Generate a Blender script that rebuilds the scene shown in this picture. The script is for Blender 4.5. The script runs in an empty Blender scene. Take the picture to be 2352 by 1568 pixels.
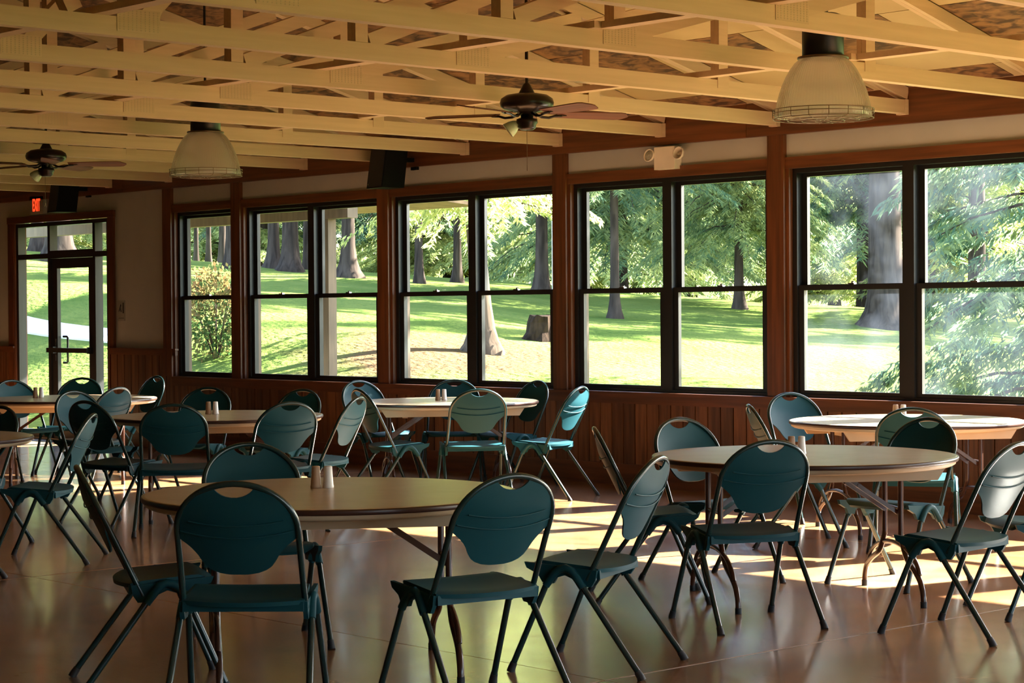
import bpy, bmesh, math, random
import numpy as np
from mathutils import Vector, Matrix
PI = math.pi
R = math.radians
rng = np.random.default_rng(7)
random.seed(7)
S = bpy.context.scene
COL = S.collection

# ------------------------------------------------------------------ camera
cam_d = bpy.data.cameras.new('camera')
cam = bpy.data.objects.new('camera', cam_d)
COL.objects.link(cam)
CAM = Vector((10.521, -12.418, 1.484))
fwd = Vector((-0.73680, 0.67599, -0.01501))
yaw, pitch, roll = R(-47.47), R(-0.86), R(-0.40)
f = Vector((math.sin(yaw)*math.cos(pitch), math.cos(yaw)*math.cos(pitch), math.sin(pitch)))
r = f.cross(Vector((0, 0, 1))).normalized()
u = r.cross(f)
r2 = r*math.cos(roll) + u*math.sin(roll)
u2 = u*math.cos(roll) - r*math.sin(roll)
M = Matrix((r2, u2, -f)).transposed().to_4x4()
M.translation = CAM
cam.matrix_world = M
cam_d.sensor_width = 36.0
cam_d.lens = 4716.0/2352.0*36.0
cam_d.clip_end = 400
S.camera = cam

# ------------------------------------------------------------------ light and exposure
SUN_DIR = Vector((0.24*0.842, 0.97*0.842, 0.539)).normalized()      # towards the sun
W = bpy.data.worlds.new('world')
S.world = W
W.use_nodes = True
wn = W.node_tree
wn.nodes.clear()
sky = wn.nodes.new('ShaderNodeTexSky')
sky.sky_type = 'NISHITA'
sky.sun_disc = False
sky.sun_elevation = R(32.6)
sky.sun_rotation = R(14.0)
sky.air_density = 1.0
sky.dust_density = 1.2
sky.ozone_density = 1.0
bg = wn.nodes.new('ShaderNodeBackground')
bg.inputs['Strength'].default_value = 0.19
wo = wn.nodes.new('ShaderNodeOutputWorld')
wn.links.new(sky.outputs[0], bg.inputs[0])
wn.links.new(bg.outputs[0], wo.inputs[0])
sun_d = bpy.data.lights.new('sun', 'SUN')
sun_d.energy = 13.0
sun_d.angle = R(0.6)
sun_d.color = (1.0, 0.93, 0.82)
sun = bpy.data.objects.new('sun', sun_d)
sun.rotation_euler = SUN_DIR.to_track_quat('Z', 'Y').to_euler()
sun.location = (20, 40, 30)
COL.objects.link(sun)
S.view_settings.view_transform = 'Standard'
S.view_settings.look = 'None'
S.view_settings.gamma = 1.0
S.view_settings.use_curve_mapping = False
S.view_settings.exposure = 3.25
try:
    cy = S.cycles
    cy.max_bounces = 9
    cy.diffuse_bounces = 6
    cy.glossy_bounces = 4
    cy.transmission_bounces = 4
    cy.transparent_max_bounces = 12
    cy.caustics_reflective = False
    cy.caustics_refractive = False
    cy.sample_clamp_indirect = 6.0
    cy.use_denoising = True
except Exception:
    pass

# ------------------------------------------------------------------ materials
MATS = {}
def new_mat(name):
    m = bpy.data.materials.new(name)
    m.use_nodes = True
    nt = m.node_tree
    nt.nodes.clear()
    MATS[name] = m
    return m, nt

def N(nt, typ, **kw):
    n = nt.nodes.new(typ)
    for k, v in kw.items():
        if k.startswith('in_'):
            n.inputs[k[3:].replace('_', ' ')].default_value = v
        else:
            setattr(n, k, v)
    return n

def rgb(c):
    return (c[0], c[1], c[2], 1.0)

def mat(name, c1, c2=None, scale=(6, 6, 6), rough=0.5, metal=0.0, bump=0.0, bscale=None, spec=0.5, detail=4.0,
        coat=0.0, vary=0.0, lo=0.35, hi=0.65, distort=0.0):
    """principled material, two colours blended by stretched noise, with a little bump and per-object variation"""
    m, nt = new_mat(name)
    out = N(nt, 'ShaderNodeOutputMaterial')
    p = N(nt, 'ShaderNodeBsdfPrincipled')
    p.inputs['Roughness'].default_value = rough
    p.inputs['Metallic'].default_value = metal
    p.inputs['Specular IOR Level'].default_value = spec
    p.inputs['Coat Weight'].default_value = coat
    p.inputs['Coat Roughness'].default_value = 0.12
    nt.links.new(p.outputs[0], out.inputs[0])
    c2 = c2 or tuple(x*0.9 for x in c1)
    tc = N(nt, 'ShaderNodeTexCoord')
    mp = N(nt, 'ShaderNodeMapping')
    mp.inputs['Scale'].default_value = scale
    nt.links.new(tc.outputs['Object'], mp.inputs['Vector'])
    oi = N(nt, 'ShaderNodeObjectInfo')
    ad = N(nt, 'ShaderNodeVectorMath', operation='ADD')
    ms = N(nt, 'ShaderNodeVectorMath', operation='SCALE')
    ms.inputs[0].default_value = (37.0, 91.0, 53.0)
    nt.links.new(oi.outputs['Random'], ms.inputs['Scale'])
    nt.links.new(mp.outputs[0], ad.inputs[0])
    nt.links.new(ms.outputs[0], ad.inputs[1])
    nz = N(nt, 'ShaderNodeTexNoise')
    nz.inputs['Scale'].default_value = 1.0
    nz.inputs['Detail'].default_value = detail
    nz.inputs['Distortion'].default_value = distort
    nt.links.new(ad.outputs[0], nz.inputs['Vector'])
    cr = N(nt, 'ShaderNodeValToRGB')
    cr.color_ramp.elements[0].position = lo
    cr.color_ramp.elements[1].position = hi
    cr.color_ramp.elements[0].color = rgb(c1)
    cr.color_ramp.elements[1].color = rgb(c2)
    nt.links.new(nz.outputs['Fac'], cr.inputs[0])
    col = cr.outputs[0]
    if vary:
        hs = N(nt, 'ShaderNodeHueSaturation')
        mr = N(nt, 'ShaderNodeMapRange')
        mr.inputs['To Min'].default_value = 1.0 - vary
        mr.inputs['To Max'].default_value = 1.0 + vary
        nt.links.new(oi.outputs['Random'], mr.inputs['Value'])
        nt.links.new(mr.outputs[0], hs.inputs['Value'])
        nt.links.new(col, hs.inputs['Color'])
        col = hs.outputs[0]
    nt.links.new(col, p.inputs['Base Color'])
    if bump:
        bp = N(nt, 'ShaderNodeBump')
        bp.inputs['Strength'].default_value = bump
        bp.inputs['Distance'].default_value = 0.01
        if bscale:
            n2 = N(nt, 'ShaderNodeTexNoise')
            n2.inputs['Scale'].default_value = bscale
            n2.inputs['Detail'].default_value = 3.0
            nt.links.new(tc.outputs['Object'], n2.inputs['Vector'])
            nt.links.new(n2.outputs['Fac'], bp.inputs['Height'])
        else:
            nt.links.new(nz.outputs['Fac'], bp.inputs['Height'])
        nt.links.new(bp.outputs[0], p.inputs['Normal'])
    return m

RED1, RED2 = (0.165, 0.054, 0.018), (0.085, 0.028, 0.010)
mat('wood_vertical', RED1, RED2, (26, 26, 1.6), 0.42, bump=0.15, vary=0.12)
mat('wood_horizontal', RED1, RED2, (1.4, 26, 26), 0.42, bump=0.15, vary=0.12)
mat('wood_plank', (0.175, 0.070, 0.027), (0.085, 0.031, 0.012), (24, 24, 1.2), 0.45, bump=0.15, vary=0.30)
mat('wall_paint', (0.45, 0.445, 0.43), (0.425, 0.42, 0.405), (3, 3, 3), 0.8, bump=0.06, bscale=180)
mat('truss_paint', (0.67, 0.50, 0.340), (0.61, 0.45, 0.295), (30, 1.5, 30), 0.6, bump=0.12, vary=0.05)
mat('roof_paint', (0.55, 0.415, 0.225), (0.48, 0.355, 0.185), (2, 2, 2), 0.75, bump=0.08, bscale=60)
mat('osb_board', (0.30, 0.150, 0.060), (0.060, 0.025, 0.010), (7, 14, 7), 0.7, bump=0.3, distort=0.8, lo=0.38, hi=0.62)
mat('black_metal', (0.010, 0.011, 0.013), None, rough=0.38, spec=0.5)
mat('bronze_metal', (0.016, 0.015, 0.016), None, rough=0.4, spec=0.5)
mat('lock_metal', (0.55, 0.55, 0.55), None, rough=0.25, metal=1.0)
mat('exterior_trim', (0.16, 0.105, 0.060), (0.10, 0.066, 0.038), (14, 14, 2), 0.6, bump=0.2)
mat('siding', (0.30, 0.18, 0.09), (0.20, 0.11, 0.055), (8, 8, 2), 0.7)
mat('chair_plastic', (0.0070, 0.056, 0.072), (0.0065, 0.050, 0.064), (3, 3, 3), 0.50, bump=0.05, bscale=420, spec=0.16)
mat('chair_tube', (0.006, 0.028, 0.029), None, rough=0.24, spec=0.6)
mat('rubber', (0.008, 0.010, 0.012), None, rough=0.6)
mat('table_laminate', (0.470, 0.355, 0.225), (0.440, 0.330, 0.205), (5, 5, 5), 0.27, spec=0.5, bump=0.015, bscale=300)
mat('table_edge', (0.050, 0.020, 0.014), None, rough=0.35)
mat('table_plastic', (0.56, 0.45, 0.31), (0.52, 0.41, 0.28), rough=0.5)
mat('brown_steel', (0.060, 0.026, 0.017), None, rough=0.25, spec=0.6)
mat('shaker_white', (0.80, 0.78, 0.76), None, rough=0.45)
mat('shaker_tan', (0.42, 0.26, 0.155), None, rough=0.45)
mat('fan_metal', (0.020, 0.012, 0.008), None, rough=0.3, metal=0.3)
mat('fan_blade', (0.190, 0.060, 0.030), (0.120, 0.036, 0.018), (2, 20, 20), 0.55, bump=0.05)
mat('fan_glass', (0.60, 0.74, 0.55), None, rough=0.3)
mat('white_plastic', (0.84, 0.78, 0.70), None, rough=0.4)
mat('lens_glass', (0.45, 0.46, 0.40), (0.30, 0.31, 0.28), (60, 60, 60), 0.12)
mat('sign_plate', (0.34, 0.34, 0.32), None, rough=0.6)
mat('sign_dark', (0.03, 0.035, 0.04), None, rough=0.6)
mat('speaker_black', (0.005, 0.005, 0.006), None, rough=0.6, spec=0.1, bump=0.2, bscale=300)
mat('wire_steel', (0.16, 0.11, 0.07), None, rough=0.35, metal=0.6)
mat('bark', (0.066, 0.050, 0.041), (0.026, 0.020, 0.017), (9, 9, 1.3), 1.0, bump=0.9, distort=0.6, spec=0.03)
mat('bark_pale', (0.130, 0.098, 0.072), (0.052, 0.039, 0.029), (9, 9, 1.0), 1.0, bump=0.9, distort=0.6, spec=0.03)
mat('stump_bark', (0.040, 0.026, 0.018), (0.014, 0.010, 0.008), (14, 14, 3), 1.0, bump=0.9, spec=0.03)
mat('stone', (0.42, 0.38, 0.33), (0.26, 0.23, 0.20), (6, 6, 6), 0.85, bump=0.4)
mat('path_stone', (0.60, 0.55, 0.48), (0.48, 0.43, 0.37), (2, 2, 2), 0.9)
mat('pole_metal', (0.72, 0.72, 0.72), None, rough=0.4)

def leaf_mat(name, c1, c2, transl=0.5):
    m, nt = new_mat(name)
    out = N(nt, 'ShaderNodeOutputMaterial')
    geo = N(nt, 'ShaderNodeNewGeometry')
    oi = N(nt, 'ShaderNodeObjectInfo')
    nz = N(nt, 'ShaderNodeTexNoise')
    nz.inputs['Scale'].default_value = 1.3
    nz.inputs['Detail'].default_value = 2.0
    nt.links.new(geo.outputs['Position'], nz.inputs['Vector'])
    add = N(nt, 'ShaderNodeMath', operation='ADD')
    ml = N(nt, 'ShaderNodeMath', operation='MULTIPLY_ADD')
    ml.inputs[1].default_value = 0.35
    ml.inputs[2].default_value = -0.18
    nt.links.new(geo.outputs['Random Per Island'], ml.inputs[0])
    nt.links.new(ml.outputs[0], add.inputs[0])
    nt.links.new(nz.outputs['Fac'], add.inputs[1])
    cr = N(nt, 'ShaderNodeValToRGB')
    cr.color_ramp.elements[0].position = 0.3
    cr.color_ramp.elements[1].position = 0.72
    cr.color_ramp.elements[0].color = rgb(c1)
    cr.color_ramp.elements[1].color = rgb(c2)
    nt.links.new(add.outputs[0], cr.inputs[0])
    d = N(nt, 'ShaderNodeBsdfDiffuse')
    t = N(nt, 'ShaderNodeBsdfTranslucent')
    mx = N(nt, 'ShaderNodeMixShader')
    mx.inputs[0].default_value = transl
    nt.links.new(cr.outputs[0], d.inputs[0])
    nt.links.new(cr.outputs[0], t.inputs[0])
    nt.links.new(d.outputs[0], mx.inputs[1])
    nt.links.new(t.outputs[0], mx.inputs[2])
    nt.links.new(mx.outputs[0], out.inputs[0])
    return m
leaf_mat('leaf_dark', (0.070, 0.145, 0.105), (0.230, 0.290, 0.130), 0.55)
leaf_mat('leaf_mid', (0.110, 0.190, 0.105), (0.370, 0.410, 0.160), 0.6)
leaf_mat('leaf_light', (0.240, 0.310, 0.120), (0.600, 0.610, 0.240), 0.6)
leaf_mat('leaf_shrub', (0.050, 0.105, 0.034), (0.200, 0.120, 0.050), 0.4)

def reflectance(nt, f0, f1, bump=None):
    """mirror share of a thin sheet, the same from both of its sides"""
    lw = N(nt, 'ShaderNodeLayerWeight')
    lw.inputs['Blend'].default_value = 0.5
    if bump:
        nt.links.new(bump.outputs[0], lw.inputs['Normal'])
    pw = N(nt, 'ShaderNodeMath', operation='POWER')
    pw.inputs[1].default_value = 5.0
    nt.links.new(lw.outputs['Facing'], pw.inputs[0])
    ma = N(nt, 'ShaderNodeMath', operation='MULTIPLY_ADD')
    ma.inputs[1].default_value = f1
    ma.inputs[2].default_value = f0
    nt.links.new(pw.outputs[0], ma.inputs[0])
    return ma

def glass_mat(name, dirt):
    m, nt = new_mat(name)
    out = N(nt, 'ShaderNodeOutputMaterial')
    tr = N(nt, 'ShaderNodeBsdfTransparent')
    tr.inputs[0].default_value = (0.95, 0.965, 0.96, 1)
    gl = N(nt, 'ShaderNodeBsdfGlossy')
    gl.inputs['Roughness'].default_value = 0.02
    fr = reflectance(nt, 0.022, 0.75)
    mx = N(nt, 'ShaderNodeMixShader')
    nt.links.new(fr.outputs[0], mx.inputs[0])
    nt.links.new(tr.outputs[0], mx.inputs[1])
    nt.links.new(gl.outputs[0], mx.inputs[2])
    sh = mx.outputs[0]
    if dirt:
        tl = N(nt, 'ShaderNodeBsdfTranslucent')
        tl.inputs[0].default_value = (0.62, 0.74, 0.98, 1)  # blue-white glow of the haze put into the dust colour
        tc = N(nt, 'ShaderNodeTexCoord')
        nz = N(nt, 'ShaderNodeTexNoise')
        nz.inputs['Scale'].default_value = 2.2
        nz.inputs['Detail'].default_value = 5.0
        nt.links.new(tc.outputs['Object'], nz.inputs['Vector'])
        mr = N(nt, 'ShaderNodeMapRange')
        mr.inputs['From Min'].default_value = 0.40
        mr.inputs['From Max'].default_value = 0.75
        mr.inputs['To Min'].default_value = 0.0
        mr.inputs['To Max'].default_value = dirt
        nt.links.new(nz.outputs['Fac'], mr.inputs['Value'])
        m2 = N(nt, 'ShaderNodeMixShader')
        nt.links.new(mr.outputs[0], m2.inputs[0])
        nt.links.new(sh, m2.inputs[1])
        nt.links.new(tl.outputs[0], m2.inputs[2])
        sh = m2.outputs[0]
    nt.links.new(sh, out.inputs[0])
glass_mat('glass', 0.0)
glass_mat('glass_dusty', 0.009)

def dome_mat():
    m, nt = new_mat('dome_acrylic')
    out = N(nt, 'ShaderNodeOutputMaterial')
    tr = N(nt, 'ShaderNodeBsdfTransparent')
    tr.inputs[0].default_value = (0.93, 0.90, 0.84, 1)
    tl = N(nt, 'ShaderNodeBsdfTranslucent')
    tl.inputs[0].default_value = (0.88, 0.85, 0.79, 1)
    df = N(nt, 'ShaderNodeBsdfDiffuse')
    df.inputs[0].default_value = (0.80, 0.77, 0.72, 1)
    gl = N(nt, 'ShaderNodeBsdfGlossy')
    gl.inputs['Roughness'].default_value = 0.18
    tc = N(nt, 'ShaderNodeTexCoord')
    sp = N(nt, 'ShaderNodeSeparateXYZ')
    nt.links.new(tc.outputs['Object'], sp.inputs[0])
    at = N(nt, 'ShaderNodeMath', operation='ARCTAN2')
    nt.links.new(sp.outputs[0], at.inputs[0])
    nt.links.new(sp.outputs[1], at.inputs[1])
    mu = N(nt, 'ShaderNodeMath', operation='MULTIPLY')
    mu.inputs[1].default_value = 90.0
    nt.links.new(at.outputs[0], mu.inputs[0])
    si = N(nt, 'ShaderNodeMath', operation='SINE')
    nt.links.new(mu.outputs[0], si.inputs[0])
    bp = N(nt, 'ShaderNodeBump')
    bp.inputs['Strength'].default_value = 0.5
    bp.inputs['Distance'].default_value = 0.004
    nt.links.new(si.outputs[0], bp.inputs['Height'])
    nt.links.new(bp.outputs[0], gl.inputs['Normal'])
    a = N(nt, 'ShaderNodeMixShader')
    a.inputs[0].default_value = 0.45
    nt.links.new(tl.outputs[0], a.inputs[1])
    nt.links.new(df.outputs[0], a.inputs[2])
    b = N(nt, 'ShaderNodeMixShader')
    b.inputs[0].default_value = 0.60
    nt.links.new(a.outputs[0], b.inputs[1])
    nt.links.new(tr.outputs[0], b.inputs[2])
    c = N(nt, 'ShaderNodeMixShader')
    fr = reflectance(nt, 0.09, 0.8, bp)
    nt.links.new(fr.outputs[0], c.inputs[0])
    nt.links.new(b.outputs[0], c.inputs[1])
    nt.links.new(gl.outputs[0], c.inputs[2])
    nt.links.new(c.outputs[0], out.inputs[0])
dome_mat()

def emit_mat(name, c, s):
    m, nt = new_mat(name)
    out = N(nt, 'ShaderNodeOutputMaterial')
    e = N(nt, 'ShaderNodeEmission')
    e.inputs[0].default_value = rgb(c)
    e.inputs[1].default_value = s
    nt.links.new(e.outputs[0], out.inputs[0])
emit_mat('exit_red', (1.0, 0.035, 0.008), 0.30)

def floor_mat():
    m, nt = new_mat('stained_concrete')
    out = N(nt, 'ShaderNodeOutputMaterial')
    p = N(nt, 'ShaderNodeBsdfPrincipled')
    nt.links.new(p.outputs[0], out.inputs[0])
    tc = N(nt, 'ShaderNodeTexCoord')
    n1 = N(nt, 'ShaderNodeTexNoise')
    n1.inputs['Scale'].default_value = 1.1
    n1.inputs['Detail'].default_value = 7.0
    n1.inputs['Roughness'].default_value = 0.62
    n1.inputs['Distortion'].default_value = 0.7
    nt.links.new(tc.outputs['Object'], n1.inputs['Vector'])
    cr = N(nt, 'ShaderNodeValToRGB')
    e = cr.color_ramp.elements
    e[0].position, e[0].color = 0.30, (0.165, 0.074, 0.034, 1)
    e[1].position, e[1].color = 0.72, (0.430, 0.255, 0.135, 1)
    k = cr.color_ramp.elements.new(0.52)
    k.color = (0.275, 0.138, 0.064, 1)
    nt.links.new(n1.outputs['Fac'], cr.inputs[0])
    nt.links.new(cr.outputs[0], p.inputs['Base Color'])
    n2 = N(nt, 'ShaderNodeTexNoise')
    n2.inputs['Scale'].default_value = 5.0
    n2.inputs['Detail'].default_value = 6.0
    nt.links.new(tc.outputs['Object'], n2.inputs['Vector'])
    mr = N(nt, 'ShaderNodeMapRange')
    mr.inputs['To Min'].default_value = 0.12
    mr.inputs['To Max'].default_value = 0.30
    nt.links.new(n2.outputs['Fac'], mr.inputs['Value'])
    nt.links.new(mr.outputs[0], p.inputs['Roughness'])
    p.inputs['Specular IOR Level'].default_value = 0.6
    p.inputs['Coat Weight'].default_value = 0.3
    p.inputs['Coat Roughness'].default_value = 0.10
    n3 = N(nt, 'ShaderNodeTexNoise')
    n3.inputs['Scale'].default_value = 38.0
    n3.inputs['Detail'].default_value = 4.0
    nt.links.new(tc.outputs['Object'], n3.inputs['Vector'])
    bp = N(nt, 'ShaderNodeBump')
    bp.inputs['Strength'].default_value = 0.16
    bp.inputs['Distance'].default_value = 0.005
    nt.links.new(n3.outputs['Fac'], bp.inputs['Height'])
    nt.links.new(bp.outputs[0], p.inputs['Normal'])
floor_mat()
mat('joint_filler', (0.34, 0.27, 0.21), (0.26, 0.19, 0.14), (10, 10, 10), 0.35)
mat('joint_dark', (0.05, 0.022, 0.012), (0.03, 0.014, 0.008), (10, 10, 10), 0.5)

def lawn_mat():
    m, nt = new_mat('lawn_grass')
    out = N(nt, 'ShaderNodeOutputMaterial')
    d = N(nt, 'ShaderNodeBsdfDiffuse')
    geo = N(nt, 'ShaderNodeNewGeometry')
    n1 = N(nt, 'ShaderNodeTexNoise')
    n1.inputs['Scale'].default_value = 0.45
    n1.inputs['Detail'].default_value = 8.0
    n1.inputs['Roughness'].default_value = 0.65
    nt.links.new(geo.outputs['Position'], n1.inputs['Vector'])
    cr = N(nt, 'ShaderNodeValToRGB')
    e = cr.color_ramp.elements
    e[0].position, e[0].color = 0.30, (0.066, 0.108, 0.024, 1)
    e[1].position, e[1].color = 0.70, (0.140, 0.170, 0.046, 1)
    nt.links.new(n1.outputs['Fac'], cr.inputs[0])
    # bare mulch around the pale tree
    vd = N(nt, 'ShaderNodeVectorMath', operation='DISTANCE')
    vd.inputs[1].default_value = (-11.5, 7.0, 1.0)
    nt.links.new(geo.outputs['Position'], vd.inputs[0])
    nd = N(nt, 'ShaderNodeTexNoise')
    nd.inputs['Scale'].default_value = 1.1
    nd.inputs['Detail'].default_value = 5.0
    nt.links.new(geo.outputs['Position'], nd.inputs['Vector'])
    ma = N(nt, 'ShaderNodeMath', operation='MULTIPLY_ADD')
    ma.inputs[1].default_value = 3.0
    nt.links.new(nd.outputs['Fac'], ma.inputs[0])
    nt.links.new(vd.outputs['Value'], ma.inputs[2])
    mr = N(nt, 'ShaderNodeMapRange')
    mr.inputs['From Min'].default_value = 3.2
    mr.inputs['From Max'].default_value = 4.2
    mr.inputs['To Min'].default_value = 0.9
    mr.inputs['To Max'].default_value = 0.0
    nt.links.new(ma.outputs[0], mr.inputs['Value'])
    mx = N(nt, 'ShaderNodeMixRGB')
    mx.inputs[2].default_value = (0.098, 0.055, 0.034, 1)
    nt.links.new(mr.outputs[0], mx.inputs[0])
    nt.links.new(cr.outputs[0], mx.inputs[1])
    nt.links.new(mx.outputs[0], d.inputs[0])
    n2 = N(nt, 'ShaderNodeTexNoise')
    n2.inputs['Scale'].default_value = 9.0
    n2.inputs['Detail'].default_value = 6.0
    nt.links.new(geo.outputs['Position'], n2.inputs['Vector'])
    bp = N(nt, 'ShaderNodeBump')
    bp.inputs['Strength'].default_value = 0.8
    bp.inputs['Distance'].default_value = 0.12
    nt.links.new(n2.outputs['Fac'], bp.inputs['Height'])
    nt.links.new(bp.outputs[0], d.inputs['Normal'])
    nt.links.new(d.outputs[0], out.inputs[0])
lawn_mat()

# ------------------------------------------------------------------ mesh helpers
class MB:
    """collects simple solids, builds them into one mesh"""
    def __init__(s):
        s.v, s.f, s.sm = [], [], []
    def add(s, verts, faces, smooth=False):
        o = len(s.v)
        s.v += [tuple(p) for p in verts]
        s.f += [tuple(i+o for i in fc) for fc in faces]
        s.sm += [smooth]*len(faces)
        return s
    def box(s, x0, x1, y0, y1, z0, z1):
        v = [(x, y, z) for z in (z0, z1) for y in (y0, y1) for x in (x0, x1)]
        return s.add(v, [(0, 2, 3, 1), (4, 5, 7, 6), (0, 1, 5, 4), (2, 6, 7, 3), (0, 4, 6, 2), (1, 3, 7, 5)])
    def beam(s, a, b, w, h, up=(0, 0, 1)):
        """box of width w and height h running from a to b"""
        a, b, up = Vector(a), Vector(b), Vector(up)
        d = (b-a).normalized()
        sx = d.cross(up).normalized()*w/2
        sz = sx.cross(d).normalized()*h/2
        v = [p+i*sx+j*sz for p in (a, b) for (i, j) in ((-1, -1), (1, -1), (1, 1), (-1, 1))]
        return s.add(v, [(0, 3, 2, 1), (4, 5, 6, 7), (0, 1, 5, 4), (1, 2, 6, 5), (2, 3, 7, 6), (3, 0, 4, 7)])
    def tube(s, pts, rad, n=10, cap=True):
        pts = [Vector(p) for p in pts]
        rads = rad if isinstance(rad, (list, tuple)) else [rad]*len(pts)
        prev = None
        rings = []
        for i, p in enumerate(pts):
            d = (pts[min(i+1, len(pts)-1)]-pts[max(i-1, 0)]).normalized()
            if prev is None:
                a = d.orthogonal().normalized()
            else:
                a = (prev-d*prev.dot(d)).normalized()
            prev = a
            b = d.cross(a)
            rings.append([p+(a*math.cos(2*PI*k/n)+b*math.sin(2*PI*k/n))*rads[i] for k in range(n)])
        v = [q for rg in rings for q in rg]
        fc = []
        for i in range(len(pts)-1):
            for k in range(n):
                fc.append((i*n+k, i*n+(k+1) % n, (i+1)*n+(k+1) % n, (i+1)*n+k))
        s.add(v, fc, True)
        if cap:
            s.add(rings[0], [tuple(range(n))[::-1]])
            s.add(rings[-1], [tuple(range(n))])
        return s
    def lathe(s, prof, n=32, c=(0, 0, 0), smooth=True, fl=None):
        v = []
        for (rr, z) in prof:
            for k in range(n):
                q = rr*(1+(fl*(k % 2) if fl else 0))
                v.append((c[0]+q*math.cos(2*PI*k/n), c[1]+q*math.sin(2*PI*k/n), c[2]+z))
        fc = []
        for i in range(len(prof)-1):
            for k in range(n):
                fc.append((i*n+k, i*n+(k+1) % n, (i+1)*n+(k+1) % n, (i+1)*n+k))
        return s.add(v, fc, smooth)
    def prism(s, poly, x0, x1):
        """polygon in (y,z) extruded along x"""
        n = len(poly)
        v = [(x, y, z) for x in (x0, x1) for (y, z) in poly]
        return s.add(v, [tuple(range(n))[::-1], tuple(range(n, 2*n))]+[(i, (i+1) % n, n+(i+1) % n, n+i) for i in range(n)])
    def mesh(s, name, m):
        me = bpy.data.meshes.new(name)
        me.from_pydata(s.v, [], s.f)
        me.polygons.foreach_set('use_smooth', s.sm)
        bm = bmesh.new()
        bm.from_mesh(me)
        bmesh.ops.recalc_face_normals(bm, faces=bm.faces)
        bm.to_mesh(me)
        bm.free()
        me.materials.append(MATS[m])
        return me
    def build(s, name, m, parent=None, loc=None):
        return link(name, s.mesh(name, m), parent, loc)

def link(name, me, parent=None, loc=None):
    o = bpy.data.objects.new(name, me)
    COL.objects.link(o)
    if parent:
        o.parent = parent
    if loc:
        o.location = loc
    return o

def empty(name, loc=(0, 0, 0), rz=0.0):
    o = bpy.data.objects.new(name, None)
    o.empty_display_size = 0.2
    COL.objects.link(o)
    o.location = loc
    o.rotation_euler = (0, 0, rz)
    return o

def tag(o, label, cat, group=None, kind=None):
    o['label'] = label
    o['category'] = cat
    if group:
        o['group'] = group
    if kind:
        o['kind'] = kind
    return o

def struct(o):
    o['kind'] = 'structure'
    return o

KIDS = {}
def copy_tree(o, parent=None):
    c = o.copy()
    COL.objects.link(c)
    if parent:
        c.parent = parent
    for ch in list(o.children):
        copy_tree(ch, c)
    return c

# ------------------------------------------------------------------ building shell
BAY = 2.44
WT = 0.14                       # wall thickness
XL, XR, YF = -14.0, 13.6, -16.6
RIDGE_Y = YF/2
def roof_z(y):                  # underside of the roof deck
    return 3.10+0.25*min(-y, y-YF)

# floor slabs between sawn joints, filler strips in the joints
fl = empty('floor')
struct(fl)
jx = [XL-0.2, -8.99, -4.42, 0.15, 4.72, 9.29, XR+0.2]
jy = [YF-0.2, -11.2, -6.6, -2.0, 0.16]
for i in range(len(jx)-1):
    for j in range(len(jy)-1):
        b = MB().box(jx[i]+0.008, jx[i+1]-0.008, jy[j]+0.003, jy[j+1]-0.003, -0.15, 0.0)
        b.build('floor_slab', 'stained_concrete', fl)
fj = MB()
for x in jx[1:-1]:
    fj.box(x-0.0078, x+0.0078, jy[0], jy[-1], -0.14, -0.002)
fj.build('joint_strip', 'joint_filler', fl)
fj = MB()
for y in jy[1:-1]:
    fj.box(jx[0], jx[-1], y-0.0029, y+0.0029, -0.14, -0.0035)
fj.build('joint_strip', 'joint_dark', fl)

def post_xs():
    return [BAY*k for k in range(-3, 6)]
POSTW = 0.165
DOOR_L, DOOR_R = -11.93, -9.76
# --- window wall
wb = empty('wall_back')
struct(wb)
w = MB()
Y0, Y1 = 0.0, WT
w.box(-8.45, XR, Y0, Y1, -0.15, 0.775)                 # below the windows
w.box(XL, XR, Y0, Y1, 2.62, 3.08)                       # band above
w.box(DOOR_R, -8.45, Y0, Y1, -0.15, 2.62)              # beside the door
w.box(XL, DOOR_L, Y0, Y1, -0.15, 2.62)
w.build('drywall', 'wall_paint', wb)
pm = MB().box(0, POSTW, -0.04, WT, 0.795, 2.84)
pme = pm.mesh('post', 'wood_vertical')
for x in [-8.62]+post_xs():
    link('post', pme, wb, (x, 0, 0))
for a in np.arange(XL, XR-0.1, 4.6):
    MB().box(a+0.002, min(a+4.6, XR)-0.002, -0.055, -0.0005, 2.84, 3.13).build('header_beam', 'wood_horizontal', wb)
bays = []
xs = post_xs()
for k in range(len(xs)-1):
    bays.append((xs[k]+POSTW, xs[k+1]))
bays.append((xs[-1]+POSTW, XR))
bays.insert(0, (-8.62+POSTW, -7.32))
for (a, b) in bays:
    MB().box(a, b, -0.022, -0.0005, 2.575, 2.662).build('head_trim', 'wood_horizontal', wb)
    for (p, q) in ((a, a+0.032), (b-0.032, b)):
        MB().box(p+0.0005, q-0.0005, -0.012, 0.02, 0.796, 2.575).build('jamb_trim', 'wood_vertical', wb)
        MB().box(p+0.0005, q-0.0005, 0.022, WT, 0.796, 2.575).build('jamb_board', 'wood_vertical', wb)
    MB().box(a, b, -0.003, WT, 2.5755, 2.6195).build('head_board', 'wood_horizontal', wb)
MB().box(-8.46, XR, -0.062, WT+0.02, 0.776, 0.795).build('window_sill', 'wood_horizontal', wb)
for a in np.arange(-8.46, XR-0.1, 4.88):
    MB().box(a+0.002, min(a+4.88, XR)-0.002, -0.036, -0.0005, 0.695, 0.775).build('apron_rail', 'wood_horizontal', wb)
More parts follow.
